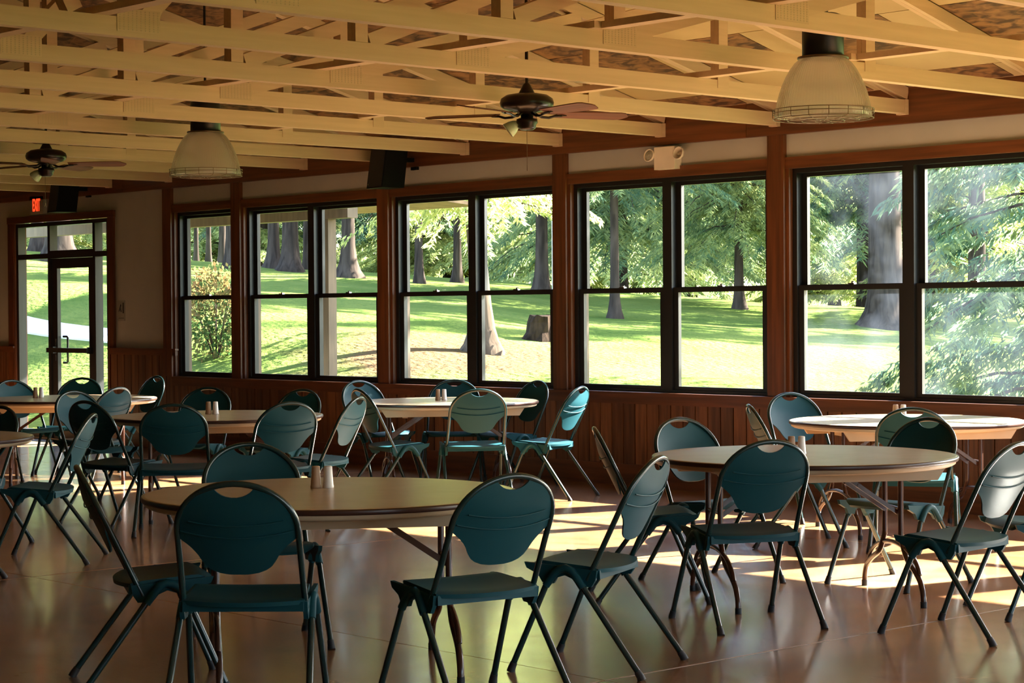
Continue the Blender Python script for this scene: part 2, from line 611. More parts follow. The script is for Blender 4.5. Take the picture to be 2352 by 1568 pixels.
# wainscot planks
PW = 0.136
pk = MB().add([(0.003, 0, 0), (PW-0.003, 0, 0), (PW-0.003, 0, 1), (0.003, 0, 1),
               (0.006, -0.018, 0), (PW-0.006, -0.018, 0), (PW-0.006, -0.018, 1), (0.006, -0.018, 1)],
              [(0, 1, 2, 3), (4, 7, 6, 5), (0, 4, 5, 1), (1, 5, 6, 2), (2, 6, 7, 3), (3, 7, 4, 0)]).mesh('plank', 'wood_plank')
def planks(x0, x1, z0, z1):
    n = int((x1-x0)/PW)
    for i in range(n):
        o = link('plank', pk, wb, (x0+i*(x1-x0)/n, -0.0005, z0))
        o.scale = ((x1-x0)/n/PW, 1, z1-z0)
planks(-8.45, 7.0, 0.187, 0.695)
planks(DOOR_R+0.02, -8.45, 0.187, 1.02)
planks(XL+0.05, DOOR_L-0.02, 0.187, 1.02)
for (a, b) in ((DOOR_R+0.012, -8.40), (XL+0.03, DOOR_L-0.012)):
    MB().box(a, b, -0.03, -0.0005, 1.02, 1.075).build('cap_rail', 'wood_horizontal', wb)
    MB().box(a-0.02, b+0.02, -0.045, -0.0005, 1.075, 1.095).build('cap_rail', 'wood_horizontal', wb)
bb = MB().box(DOOR_R+0.02, XR-0.02, -0.030, -0.0005, 0.0, 0.187)
struct(bb.build('baseboard_back', 'wood_horizontal'))
# outside casings and siding
for (a, b) in bays:
    for (p, q) in ((a-0.02, a+0.045), (b-0.045, b+0.02)):
        MB().box(p, q, WT+0.001, WT+0.05, 0.70, 2.62).build('exterior_casing', 'exterior_trim', wb)

def window(k, a, b):
    o = empty('window_%d' % k)
    struct(o)
    a += 0.034
    b -= 0.034
    zb, zt = 0.797, 2.573
    fw = 0.042
    y0, y1 = 0.030, 0.135
    two = (b-a) > 1.4
    m = (a+b)/2
    fr = MB().box(a, a+fw, y0, y1, zb, zt).box(b-fw, b, y0, y1, zb, zt).box(a+fw, b-fw, y0, y1, zb, zb+0.022).box(a+fw, b-fw, y0, y1, zt-0.034, zt)
    if two:
        fr.box(m-0.05, m+0.05, y0-0.004, y1, zb+0.022, zt-0.034)
    fr.build('frame', 'black_metal', o)
    cells = [(a+fw, m-0.05), (m+0.05, b-fw)] if two else [(a+fw, b-fw)]
    zm = 1.648
    st = 0.052
    for (p, q) in cells:
        p += 0.001
        q -= 0.001
        for (nm, ya, yb, z0, z1, bot, top) in (('lower_sash', 0.048, 0.082, zb+0.0225, zm+0.018, 0.030, 0.040), ('upper_sash', 0.090, 0.124, zm-0.018, zt-0.0345, 0.040, 0.030)):
            sh = MB().box(p, p+st, ya, yb, z0, z1).box(q-st, q, ya, yb, z0, z1).box(p+st, q-st, ya, yb, z0, z0+bot).box(p+st, q-st, ya, yb, z1-top, z1)
            so = sh.build(nm, 'black_metal', o)
            gm = 'glass_dusty' if k >= 5 else 'glass'
            yy = (ya+yb)/2
            MB().box(p+st-0.004, q-st+0.004, yy-0.002, yy+0.002, z0+bot-0.004, z1-top+0.004).build('pane', gm, so)
        c = (p+q)/2
        lk = MB().box(c-0.03, c+0.03, 0.052, 0.080, zm+0.018, zm+0.030)
        lk.tube([(c+0.004, 0.066, zm+0.03), (c+0.004, 0.066, zm+0.042)], 0.010, 8).beam((c, 0.062, zm+0.038), (c+0.035, 0.050, zm+0.038), 0.012, 0.008)
        lk.build('sash_lock', 'lock_metal', o)
for k, (a, b) in enumerate(bays):
    window(k+1, a, b)

# --- door with sidelights and transom
dr = empty('door_1', (0, 0, 0))
struct(dr)
ca = MB().box(DOOR_L-0.14, DOOR_R+0.12, -0.03, -0.0005, 2.575, 2.655)
ca.build('head_casing', 'wood_horizontal', dr)
for (a, b) in ((DOOR_L-0.13, DOOR_L), (DOOR_R, DOOR_R+0.11)):
    MB().box(a, b, -0.027, -0.0005, 1.097 if a > -11 else 0.0, 2.574).build('side_casing', 'wood_vertical', dr)
for (a, b) in ((DOOR_L, DOOR_L+0.028), (DOOR_R-0.028, DOOR_R)):
    MB().box(a, b, -0.02, WT, 0.0, 2.574).build('jamb_board', 'wood_vertical', dr)
A, B = DOOR_L+0.029, DOOR_R-0.029
DL, DRR = -11.10, -10.14        # door leaf opening
fr = MB()
fy0, fy1 = 0.0, 0.10
for (p, q) in ((A, A+0.05), (B-0.05, B), (DL-0.055, DL), (DRR, DRR+0.055)):
    fr.box(p, q, fy0, fy1, 0.002, 2.572)
for (p, q) in ((A+0.05, DL-0.055), (DRR+0.055, B-0.05)):
    for (z0, z1) in ((0.002, 0.10), (2.14, 2.20), (2.525, 2.572)):
        fr.box(p, q, fy0, fy1, z0, z1)
fr.box(DL, DRR, fy0, fy1, 2.14, 2.23).box(DL, DRR, fy0, fy1, 2.525, 2.572)
fo = fr.build('frame', 'bronze_metal', dr)
for (p, q, z0, z1) in ((A+0.05, DL-0.055, 0.10, 2.14), (A+0.05, DL-0.055, 2.20, 2.525), (DRR+0.055, B-0.05, 0.10, 2.14),
                       (DRR+0.055, B-0.05, 2.20, 2.525), (DL, DRR, 2.23, 2.525)):
    MB().box(p-0.004, q+0.004, 0.048, 0.052, z0-0.004, z1+0.004).build('pane', 'glass', dr)
lf = MB().box(DL+0.004, DL+0.125, 0.02, 0.065, 0.01, 2.136).box(DRR-0.125, DRR-0.004, 0.02, 0.065, 0.01, 2.136)
lf.box(DL+0.125, DRR-0.125, 0.02, 0.065, 0.01, 0.26).box(DL+0.125, DRR-0.125, 0.02, 0.065, 2.02, 2.136)
lo = lf.build('door_leaf', 'bronze_metal', dr)
MB().box(DL+0.122, DRR-0.122, 0.040, 0.044, 0.256, 2.024).build('pane', 'glass', lo)
pb = MB().box(DL+0.02, DRR-0.03, -0.075, -0.025, 1.03, 1.085).box(DL+0.05, DL+0.10, -0.03, 0.022, 1.02, 1.095).box(DRR-0.10, DRR-0.05, -0.03, 0.022, 1.02, 1.095)
pb.build('push_bar', 'bronze_metal', lo)
hx = DL+0.20
MB().tube([(DL+0.13, 0.09, 1.215), (hx-0.02, 0.11, 1.215), (hx, 0.11, 1.20), (hx, 0.11, 0.92), (hx-0.02, 0.11, 0.905), (DL+0.13, 0.09, 0.905)], 0.013, 8).build('pull_handle', 'bronze_metal', lo)
MB().box(DL+0.07, DL+0.085, 0.015, 0.021, 1.11, 1.19).box(DL+0.07, DL+0.085, 0.015, 0.021, 0.93, 1.00).build('escutcheon', 'lock_metal', lo)
MB().box(A, B, -0.02, WT+0.05, 0.0, 0.012).build('threshold', 'lock_metal', dr)

# --- other walls (left and opposite walls boarded dark to cut bounced light)
def gable(name, x0, x1, mt='wall_paint'):
    o = empty(name)
    struct(o)
    m = MB()
    poly = [(YF-WT, -0.15), (WT, -0.15), (WT, 3.05), (RIDGE_Y, roof_z(RIDGE_Y)-0.01), (YF-WT, 3.05)]
    m.prism(poly, x0, x1)
    m.build('damping_panelling', mt, o)
    return o
gable('wall_left', XL-WT, XL, 'wood_plank')
wr = empty('wall_right')
struct(wr)
m = MB().prism([(YF-WT, 2.62), (WT, 2.62), (WT, 3.05), (RIDGE_Y, roof_z(RIDGE_Y)-0.01), (YF-WT, 3.05)], XR, XR+WT)
m.box(XR, XR+WT, YF-WT, WT, -0.15, 0.60)
wf_r = MB()
ye = [WT, -0.9, -2.9, -3.1, -5.1, -5.3, -7.3, -7.5, -9.5, YF-WT]
for q in range(0, len(ye), 2):
    m.box(XR, XR+WT, ye[q+1], ye[q], 0.60, 2.62)
for q in range(1, len(ye)-1, 2):
    a, b = ye[q+1], ye[q]
    wf_r.box(XR+0.03, XR+0.10, a, a+0.06, 0.60, 2.62).box(XR+0.03, XR+0.10, b-0.06, b, 0.60, 2.62).box(XR+0.03, XR+0.10, a, b, 0.60, 0.67).box(XR+0.03, XR+0.10, a, b, 2.55, 2.62).box(XR+0.03, XR+0.10, (a+b)/2-0.05, (a+b)/2+0.05, 0.67, 2.55)
m.build('drywall', 'wall_paint', wr)
wf_r.build('window_frame', 'black_metal', wr)
wf = empty('wall_front')
struct(wf)
m = MB().box(XL, XR, YF-WT, YF, -0.15, 3.08)
m.build('damping_panelling', 'wood_plank', wf)  # dark boards added on this unseen wall to damp light bounce

# --- roof deck with panels
ce = empty('ceiling')
struct(ce)
OV = 0.30
rd = MB()
T = 0.06
rd.prism([(OV, roof_z(0)-0.25*OV+0.012), (RIDGE_Y, roof_z(RIDGE_Y)+0.012), (RIDGE_Y, roof_z(RIDGE_Y)+T), (OV, roof_z(0)-0.25*OV+T)], XL-0.4, XR+0.4)
rd.prism([(YF-OV, roof_z(0)-0.25*OV+0.012), (RIDGE_Y, roof_z(RIDGE_Y)+0.012), (RIDGE_Y, roof_z(RIDGE_Y)+T), (YF-OV, roof_z(0)-0.25*OV+T)], XL-0.4, XR+0.4)
rd.build('roof_deck', 'roof_paint', ce)
TS = 1.22
def tx(i):
    return 1.369-TS*i            # right face of truss i
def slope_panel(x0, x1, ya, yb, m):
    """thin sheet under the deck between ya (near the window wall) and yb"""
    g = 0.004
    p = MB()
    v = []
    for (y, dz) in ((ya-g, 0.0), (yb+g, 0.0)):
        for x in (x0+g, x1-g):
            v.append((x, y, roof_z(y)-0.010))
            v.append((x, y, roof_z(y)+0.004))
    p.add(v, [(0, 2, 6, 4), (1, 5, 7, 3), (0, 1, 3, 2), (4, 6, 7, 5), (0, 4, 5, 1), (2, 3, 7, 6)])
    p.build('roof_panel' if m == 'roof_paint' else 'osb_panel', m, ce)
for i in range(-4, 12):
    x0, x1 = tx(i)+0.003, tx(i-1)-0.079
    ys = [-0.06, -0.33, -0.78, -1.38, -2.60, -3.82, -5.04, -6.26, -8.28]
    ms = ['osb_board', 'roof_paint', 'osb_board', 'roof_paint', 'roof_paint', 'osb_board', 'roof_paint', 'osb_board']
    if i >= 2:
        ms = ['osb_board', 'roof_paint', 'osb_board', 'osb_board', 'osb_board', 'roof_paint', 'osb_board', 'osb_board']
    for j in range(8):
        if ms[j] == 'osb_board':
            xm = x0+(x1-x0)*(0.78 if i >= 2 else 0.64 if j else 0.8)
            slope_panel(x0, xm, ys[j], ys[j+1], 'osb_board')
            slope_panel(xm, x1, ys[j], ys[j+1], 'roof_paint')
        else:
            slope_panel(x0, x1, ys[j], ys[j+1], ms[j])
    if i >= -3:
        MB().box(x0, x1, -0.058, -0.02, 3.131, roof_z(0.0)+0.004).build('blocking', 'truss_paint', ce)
# flat braces lying across the bottom chords
for (y, a, b) in ((-2.30, -12, 6.0), (-4.52, -12, 6.0), (-6.85, -12, 6.0), (-9.6, -12, 6.0)):
    n = 0
    xa = a
    while xa < b:
        xb = min(xa+4.88, b)
        MB().box(xa, xb-0.004, y-0.045+0.05*(n % 2), y+0.045+0.05*(n % 2), 3.0105, 3.0485).build('brace_board', 'truss_paint', ce)
        xa = xb
        n += 1

# ------------------------------------------------------------------ roof trusses
def ply_beam(m, a, b, h, up):
    """two planks side by side (across x) with a hairline seam"""
    for dx in (-0.057, -0.0195):
        m.beam((dx, a[0], a[1]), (dx, b[0], b[1]), 0.0362, h, up)
def make_truss():
    t = empty('roof_truss')
    def part(name, segs, h=0.089):
        for (a, b) in segs:
            m = MB()
            d = Vector((0, b[0]-a[0], b[1]-a[1])).normalized()
            ply_beam(m, a, b, h, (0, -d.z, d.y))
            m.build(name, 'truss_paint', t)
    e0, e1 = -0.057, YF+0.057
    c = RIDGE_Y
    part('bottom_chord', [((e0, 2.960), (c+0.001, 2.960)), ((c-0.001, 2.960), (e1, 2.960))], 0.100)
    zc = lambda y: roof_z(y)-0.056
    part('top_chord', [((e0, zc(e0)), (c, zc(c)-0.002)), ((e1, zc(e1)), (c, zc(c)-0.002))], 0.086)
    web = []
    for sgn in (0, 1):
        fy = (lambda y: y) if not sgn else (lambda y: YF-y)
        for y in (-2.09, -4.32, -5.16):
            web.append(((fy(y), 3.0115), (fy(y), zc(y)-0.046)))
        for (yb, yt) in ((-4.20, -2.22), (-5.10, -3.10), (-6.58, -5.30), (-7.0, -8.05)):
            web.append(((fy(yb), 3.02), (fy(yt), zc(yt)-0.05)))
    part('web', web)
    for y, wd in ((-4.32, 0.26), (-6.63, 0.26)):
        pl = MB().box(0.0003, 0.0022, y-wd/2, y+wd/2, 2.935, 3.055)
        po = pl.build('nail_plate', 'truss_paint', t)
        tm = MB()
        for q in range(10):
            yy = y-wd/2+0.016+q*(wd-0.03)/9
            for z in np.arange(2.945, 3.045, 0.012):
                tm.box(0.0021, 0.0034, yy-0.003, yy+0.003, z, z+0.006)
        tm.build('nail_teeth', 'table_plastic', po)
    MB().box(0.0003, 0.0022, -2.15, -2.04, 2.955, 3.045).build('nail_plate', 'truss_paint', t)
    hg = MB().box(0.0006, 0.0035, -0.10, -0.0585, 2.905, 3.012).box(-0.0795, -0.0766, -0.10, -0.0585, 2.905, 3.012).box(-0.0795, 0.0035, -0.10, -0.0585, 2.902, 2.9085)
    hg.build('hanger', 'truss_paint', t)
    MB().box(-0.074, -0.002, -0.086, -0.0575, 3.0105, roof_z(0)-0.085).build('heel_block', 'truss_paint', t)
    return t
TL = {
 -3: 'cream roof truss nearest the viewer, cutting the top right corner',
 -2: 'cream truss crossing in front of the black neck of the right pendant lamp',
 -1: 'cream truss running just behind the right pendant lamp and past its dome',
 0: 'cream truss whose end meets the red beam right beside the right pendant lamp',
 1: 'cream truss just behind the middle ceiling fan, ending behind the right lamp dome',
 2: 'cream truss ending over the emergency light on the red beam',
 3: 'cream truss whose end meets the beam just right of the middle fan pull chain',
 4: 'cream truss ending between the wall loudspeaker and the middle fan',
 5: 'cream truss ending right at the top of the wall loudspeaker',
 6: 'cream truss whose end meets the beam left of the wall loudspeaker',
 7: 'dim cream truss passing just behind the left pendant lamp dome',
 8: 'dim cream truss ending on the beam behind the left pendant lamp rim',
 9: 'dim cream truss ending above the corner of the door trim',
 10: 'dim cream truss farthest back, just above the exit sign'}
tr0 = make_truss()
for i in range(-3, 11):
    o = tr0 if i == -3 else copy_tree(tr0)
    o.location = (tx(i), 0, 0)
    tag(o, TL[i], 'roof truss', 'cream wooden roof trusses')

# ------------------------------------------------------------------ chairs
def bk(uu, s, off=0.0):
    """point on the reclined back plane: u across, s down from the top, off towards the rear"""
    return Vector((uu, -0.28+0.433*s-0.901*off, 0.885-0.901*s-0.433*off))
def make_chair():
    c = empty('folding_chair')
    # back hoop
    pts = [bk(-0.226, 0.555), bk(-0.222, 0.40), bk(-0.22, 0.28)]
    for k in range(25):
        t = PI*k/24
        pts.append(bk(-0.219*math.cos(t), 0.205-0.194*math.sin(t)))
    pts += [bk(0.22, 0.28), bk(0.222, 0.40), bk(0.226, 0.555)]
    MB().tube(pts, 0.0118, 10).build('back_frame', 'chair_tube', c)
    # backrest panel
    def hw(s):
        if s < 0.205:
            return 0.212*math.sqrt(max(0.0, 1-((0.205-s)/0.194)**2))
        tab = [(0.205, 0.212), (0.238, 0.209), (0.248, 0.196), (0.258, 0.182), (0.275, 0.164), (0.295, 0.148), (0.32, 0.134), (0.342, 0.118), (0.356, 0.098), (0.366, 0.070), (0.371, 0.035)]
        return float(np.interp(s, [a for a, _ in tab], [b for _, b in tab]))
    def off(uu, s):
        return 0.036*(1-(uu/0.225)**2)*min(1.0, max(0.0, (s-0.005)/0.13))**0.8
    bm = bmesh.new()
    def row(s, ua, ub, n):
        return [bm.verts.new(bk(ua+(ub-ua)*i/n, s, off(ua+(ub-ua)*i/n, s))) for i in range(n+1)]
    def strip(r0, r1):
        for i in range(len(r0)-1):
            bm.faces.new((r0[i], r0[i+1], r1[i+1], r1[i]))
    hs = [0.018, 0.026, 0.034, 0.042, 0.050, 0.056, 0.060]
    def hole(s):
        return 0.080*math.sqrt(max(0.0, 1-(s/0.0605)**2))
    for sg in (-1, 1):
        prev = None
        for s in hs:
            a, b = sg*hw(s), sg*hole(s)
            if abs(a) < abs(b)+0.004:
                a = sg*(abs(b)+0.004)
            rw = row(s, a, b, 4)
            if prev:
                strip(prev, rw)
            prev = rw
        if sg == -1:
            lp = prev
        else:
            rp = prev
    ss = [0.064, 0.08, 0.10, 0.12, 0.14, 0.16, 0.18, 0.20, 0.22, 0.238, 0.248, 0.258, 0.275, 0.295, 0.32, 0.342, 0.356, 0.366, 0.371]
    n = 12
    prev = None
    for s in ss:
        rw = row(s, -hw(s), hw(s), n)
        if prev:
            strip(prev, rw)
        else:
            half = n//2
            strip(lp, [rw[int(round(i*(half-1)/4))] for i in range(5)]) if False else None
            for (pp, lo_, hi_) in ((lp, 0, 5), (rp[::-1], 7, 12)):
                seg = rw[lo_:hi_+1]
                k0, k1 = len(pp)-1, len(seg)-1
                a = b = 0
                while a < k0 or b < k1:
                    if b < k1 and (a == k0 or (b+1)/k1 <= (a+1)/k0):
                        bm.faces.new((pp[a], seg[b+1], seg[b]))
                        b += 1
                    else:
                        bm.faces.new((pp[a], pp[a+1], seg[b]))
                        a += 1
            bm.faces.new((lp[-1], rp[-1], rw[7], rw[6], rw[5]))
        prev = rw
    bmesh.ops.recalc_face_normals(bm, faces=bm.faces)
    bmesh.ops.solidify(bm, geom=bm.faces[:], thickness=0.007)
    bmesh.ops.recalc_face_normals(bm, faces=bm.faces)
    me = bpy.data.meshes.new('backrest')
    bm.to_mesh(me)
    bm.free()
    me.polygons.foreach_set('use_smooth', [True]*len(me.polygons))
    me.set_sharp_from_angle(angle=R(40))
    me.materials.append(MATS['chair_plastic'])
    bo = link('backrest', me, c)
    for s0 in (0.150, 0.200):
        rp_ = []
        for k in range(13):
            uu = -0.205+0.41*k/12
            if abs(uu) > hw(s0)-0.006:
                continue
            s = s0+0.014*(1-(uu/0.21)**2)
            rp_.append(bk(uu, s, off(uu, s)+0.0050))
        MB().tube(rp_, 0.0030, 6).build('rib', 'chair_plastic', bo)
    # seat
    bm = bmesh.new()
    ny, nx = 12, 12
    grid = []
    for j in range(ny+1):
        t = j/ny
        rr = []
        for i in range(nx+1):
            a = -1+2*i/nx
            yr = -0.088-0.050*(1-a*a)            # bowed rear edge
            yf = 0.250-0.020*a*a
            y = yr+(yf-yr)*t
            wx = 0.226-0.018*t
            if t > 0.85:
                wx -= 0.05*((t-0.85)/0.15)**2
            z = 0.440+0.075*(y+0.085)-0.012*(1-a*a)*math.sin(PI*min(1, t*1.05))
            if t > 0.8:
                z -= 0.035*((t-0.8)/0.2)**2
            if t < 0.15:
                z -= 0.006*((0.15-t)/0.15)**2
            rr.append(bm.verts.new((a*wx, y, z)))
        grid.append(rr)
    for j in range(ny):
        for i in range(nx):
            bm.faces.new((grid[j][i], grid[j][i+1], grid[j+1][i+1], grid[j+1][i]))
    bmesh.ops.recalc_face_normals(bm, faces=bm.faces)
    bmesh.ops.solidify(bm, geom=bm.faces[:], thickness=0.016)
    bmesh.ops.recalc_face_normals(bm, faces=bm.faces)
    me = bpy.data.meshes.new('seat')
    bm.to_mesh(me)
    bm.free()
    me.polygons.foreach_set('use_smooth', [True]*len(me.polygons))
    me.set_sharp_from_angle(angle=R(40))
    me.materials.append(MATS['chair_plastic'])
    link('seat', me, c)
    # rear rail and side brackets
    MB().prism([(-0.094, 0.392), (-0.082, 0.392), (-0.080, 0.428), (-0.092, 0.428)], -0.222, 0.222).build('rear_rail', 'chair_plastic', c)
    poly = [(-0.085, 0.428), (0.235, 0.452), (0.225, 0.428), (0.175, 0.404), (0.155, 0.372), (0.105, 0.368), (0.092, 0.392), (0.055, 0.404), (0.022, 0.390), (-0.002, 0.362), (-0.060, 0.360), (-0.078, 0.388)]
    for sg in (-1, 1):
        b = MB().prism(poly, sg*0.219, sg*0.236)
        b.tube([(sg*0.243, 0.136, 0.360), (sg*0.240, 0.098, 0.412), (sg*0.239, 0.076, 0.428), (sg*0.239, 0.050, 0.433), (sg*0.239, 0.026, 0.424), (sg*0.240, 0.008, 0.405), (sg*0.243, -0.028, 0.356)], 0.0172, 10)
        b.build('bracket', 'chair_plastic', c)
    for sg in (-1, 1):
        for (ya, yb) in ((0.135, 0.287), (-0.026, -0.287)):
            l = MB().tube([(sg*0.243, ya, 0.362), (sg*0.262, yb, 0.008)], 0.0128, 10).build('leg', 'chair_tube', c)
            d = (Vector((sg*0.262, yb, 0.0))-Vector((sg*0.243, ya, 0.362))).normalized()
            e = Vector((sg*0.262, yb, 0.006))
            MB().tube([e-d*0.035, e-d*0.012, e+Vector((0, 0, -0.0055))], [0.0150, 0.0165, 0.0185], 10).build('foot_cap', 'rubber', l)
    return c
CH = [
 # x, y, heading, label
 (4.272, -8.025, 135.7, 'green folding chair turned squarely away at the front of the nearest table'),
 (3.489, -7.953, 62.4, 'green folding chair seen edge-on at the left of the nearest table'),
 (2.960, -7.029, 334.8, 'green folding chair facing the viewer behind the nearest table, only its back above the top'),
 (4.676, -7.256, 170.8, 'green folding chair overlapping the right edge of the nearest table'),
 (4.458, -6.376, 203.7, 'green chair seen from the side in the aisle right of the nearest table'),
 (4.134, -5.066, 155.8, 'green chair turned away at the front of the middle right table'),
 (5.025, -4.576, 184.8, 'green chair at the right picture edge with a sunlit backrest'),
 (3.211, -4.770, 48.7, 'green chair seen edge-on at the left end of the middle right table'),
 (3.011, -4.065, 351.9, 'blue-lit green chair facing the viewer behind the left end of the middle right table'),
 (3.786, -3.418, 269.7, 'dark shadowed chair facing the viewer behind the right end of the middle right table'),
 (4.907, -3.774, 236.6, 'green chair cut off by the right picture edge, only seat and legs visible'),
 (-1.531, -1.777, 148.5, 'green chair turned away at the front of the table under the middle windows'),
 (-1.296, -1.163, 200.7, 'green chair side-on at the right end of the table under the middle windows'),
 (-2.358, -0.606, 262.7, 'dark chair behind the right end of the table under the middle windows'),
 (-2.900, -0.810, 315.0, 'chair facing the viewer behind the shakers of the table under the middle windows'),
 (-3.330, -1.298, 358.1, 'blue-lit chair behind the left end of the table under the middle windows'),
 (-2.028, -2.216, 74.0, 'dark chair at the left front of the table under the middle windows'),
 (-1.240, -4.720, 143.0, 'dark chair turned away at the front of the middle left table'),
 (-1.967, -4.752, 101.3, 'dark chair at the left front of the middle left table'),
 (-0.895, -4.150, 167.0, 'teal-lit chair at the right front of the middle left table'),
 (-1.165, -3.520, 209.4, 'teal-lit chair seen from the side right of the middle left table'),
 (-2.352, -3.033, 284.3, 'dark chair behind the right end of the middle left table'),
 (-3.224, -3.247, 300.9, 'dark green chair facing the viewer behind the shakers of the middle left table'),
 (-3.350, -4.070, 7.9, 'pale blue-lit chair behind the left end of the middle left table'),
 (-4.300, -3.517, 197.8, 'teal chair between the middle left table and the table by the door'),
 (-6.270, -2.570, 306.5, 'dark chair facing the viewer in front of the glass door'),
 (-6.279, -1.908, 266.4, 'dark chair seen nearly edge-on against the wainscot right of the door'),
 (-6.170, -3.070, 5.0, 'dark chair behind the left part of the table by the door'),
 (-0.483, -6.120, 226.5, 'green chair seen from the side at the table cut off by the left picture edge'),
 (-1.609, -6.052, 285.8, 'dark chair behind the table cut off by the left picture edge'),
 (0.151, -7.123, 235.0, 'chair outside the left picture edge, only a rear leg visible'),
 (1.271, -1.077, 342.8, 'brightly sunlit pale chair behind the left end of the sunlit table'),
 (2.170, -2.366, 50.7, 'chair seen edge-on between the middle right table and the sunlit table'),
 (2.886, -2.053, 123.5, 'olive-lit chair turned away in front of the sunlit table'),
]
ch0 = make_chair()
for k, (x, y, th, lb) in enumerate(CH):
    o = ch0 if k == 0 else copy_tree(ch0)
    o.location = (x, y, 0)
    o.rotation_euler = (0, 0, R(th-90))
    tag(o, lb, 'chair', 'green folding chairs around the round tables')

# ------------------------------------------------------------------ tables
TR = 0.775
def make_table():
    t = empty('folding_table')
    MB().lathe([(0.001, 0.740), (TR-0.016, 0.740), (TR-0.008, 0.738), (TR-0.008, 0.722), (0.001, 0.722)], 72, smooth=False).build('table_top', 'table_laminate', t)
    MB().lathe([(TR-0.0078, 0.7385), (TR-0.002, 0.7375), (TR, 0.733), (TR, 0.722), (TR-0.004, 0.7165), (TR-0.012, 0.716), (TR-0.0078, 0.7215)], 72).build('edge_band', 'table_edge', t)
    MB().lathe([(TR-0.013, 0.7158), (TR-0.016, 0.702), (TR-0.030, 0.694), (TR-0.060, 0.690), (TR-0.075, 0.7158)], 72).build('rim', 'table_plastic', t)
    h0, h1 = 0.632, 0.7155
    for (ax, sg) in ((0, 1), (0, -1), (1, 1), (1, -1)):
        d = 0.43
        L0, L1 = (0.600, 0.545) if ax == 0 else (0.395, 0.395)
        if ax == 1:
            d = 0.40
        v = []
        for (yy, top) in ((sg*(d+0.012), 0), (sg*(d-0.012), 0)):
            for (xx, z) in ((-L0, h1), (L0, h1), (L1, h0), (-L1, h0)):
                v.append((xx, yy, z) if ax == 0 else (yy, xx, z))
        MB().add(v, [(0, 1, 2, 3), (4, 7, 6, 5), (0, 4, 5, 1), (1, 5, 6, 2), (2, 6, 7, 3), (3, 7, 4, 0)]).build('apron', 'table_plastic', t)
    MB().lathe([(0.69, 0.7155), (0.69, 0.708), (0.001, 0.708)], 48, smooth=False).build('underside', 'table_plastic', t)
    for sx in (-1, 1):
        X = sx*0.475
        for sy in (-1, 1):
            pts = [(X, sy*0.11, 0.706), (X, sy*0.11, 0.36), (X, sy*0.125, 0.31), (X, sy*0.19, 0.235), (X, sy*0.30, 0.205-0.02), (X, sy*0.375, 0.155), (X, sy*0.415, 0.09), (X, sy*0.425, 0.012)]
            pts = [(X, sy*0.115, 0.706), (X, sy*0.115, 0.36), (X, sy*0.13, 0.30), (X, sy*0.20, 0.215), (X, sy*0.31, 0.165), (X, sy*0.385, 0.12), (X, sy*0.42, 0.06), (X, sy*0.425, 0.012)]
            l = MB().tube(smooth_path(pts, 4), 0.0145, 10).build('leg', 'brown_steel', t)
            MB().tube([(X, sy*0.425, 0.030), (X, sy*0.425, 0.001)], 0.0165, 10).build('foot_cap', 'rubber', l)
        arc = [(X+sx*0.004, 0.365*math.cos(a), 0.135+0.145*math.sin(a)) for a in np.linspace(0.12, PI-0.12, 17)]
        MB().tube(arc, 0.0125, 8).build('arch', 'brown_steel', t)
        MB().tube([(X, -0.115, 0.46), (X, 0.115, 0.46)], 0.010, 8).build('crossbar', 'brown_steel', t)
        for sy in (-1, 1):
            b = MB().beam((X-sx*0.006, sy*0.088, 0.44), (X-sx*0.22, sy*0.088, 0.585), 0.008, 0.022).beam((X-sx*0.20, sy*0.097, 0.571), (X-sx*0.40, sy*0.097, 0.706), 0.008, 0.022)
            b.tube([(X-sx*0.215, sy*0.080, 0.581), (X-sx*0.215, sy*0.106, 0.581)], 0.012, 8)
            b.build('brace', 'brown_steel', t)
    return t
def smooth_path(p, n):
    p = [Vector(q) for q in p]
    out = []
    for i in range(len(p)-1):
        p0, p1, p2, p3 = p[max(i-1, 0)], p[i], p[i+1], p[min(i+2, len(p)-1)]
        for k in range(n):
            t = k/n
            out.append(0.5*((2*p1)+(p2-p0)*t+(2*p0-5*p1+4*p2-p3)*t*t+(3*p1-p0-3*p2+p3)*t**3))
    out.append(p[-1])
    return out
TB = [
 (3.760, -7.240, 57.5, 'large round folding table nearest the viewer with a tan top', 'nearest table', (3.577, -7.145)),
 (3.805, -4.240, 57.5, 'round folding table right of centre with a pale grey-lit top', 'middle right table', (3.775, -4.262)),
 (-2.400, -1.320, 57.5, 'round folding table under the middle windows', 'table under the middle windows', (-2.511, -1.272)),
 (2.240, -1.270, 57.5, 'sunlit white-glowing round table at the right under the windows', 'sunlit table', (2.080, -1.130)),
 (-1.930, -3.920, 57.5, 'round folding table left of centre among dark chairs', 'middle left table', (-2.062, -3.867)),
 (-5.500, -3.050, 57.5, 'round folding table farthest left in front of the glass door', 'table by the door', (-5.777, -3.188)),
 (-1.170, -6.720, 57.5, 'round folding table cut off by the left picture edge', None, None),
]
tb0 = make_table()
def make_shaker(mname):
    s = empty('shaker')
    MB().lathe([(0.001, 0.0), (0.0215, 0.0), (0.0225, 0.003), (0.0225, 0.010), (0.021, 0.013), (0.0165, 0.082), (0.0165, 0.086)], 32, fl=0.05).build('body', mname, s)
    MB().lathe([(0.0172, 0.0855), (0.0172, 0.090), (0.014, 0.0925), (0.001, 0.093)], 24).build('cap', mname, s)
    return s
SH = {}
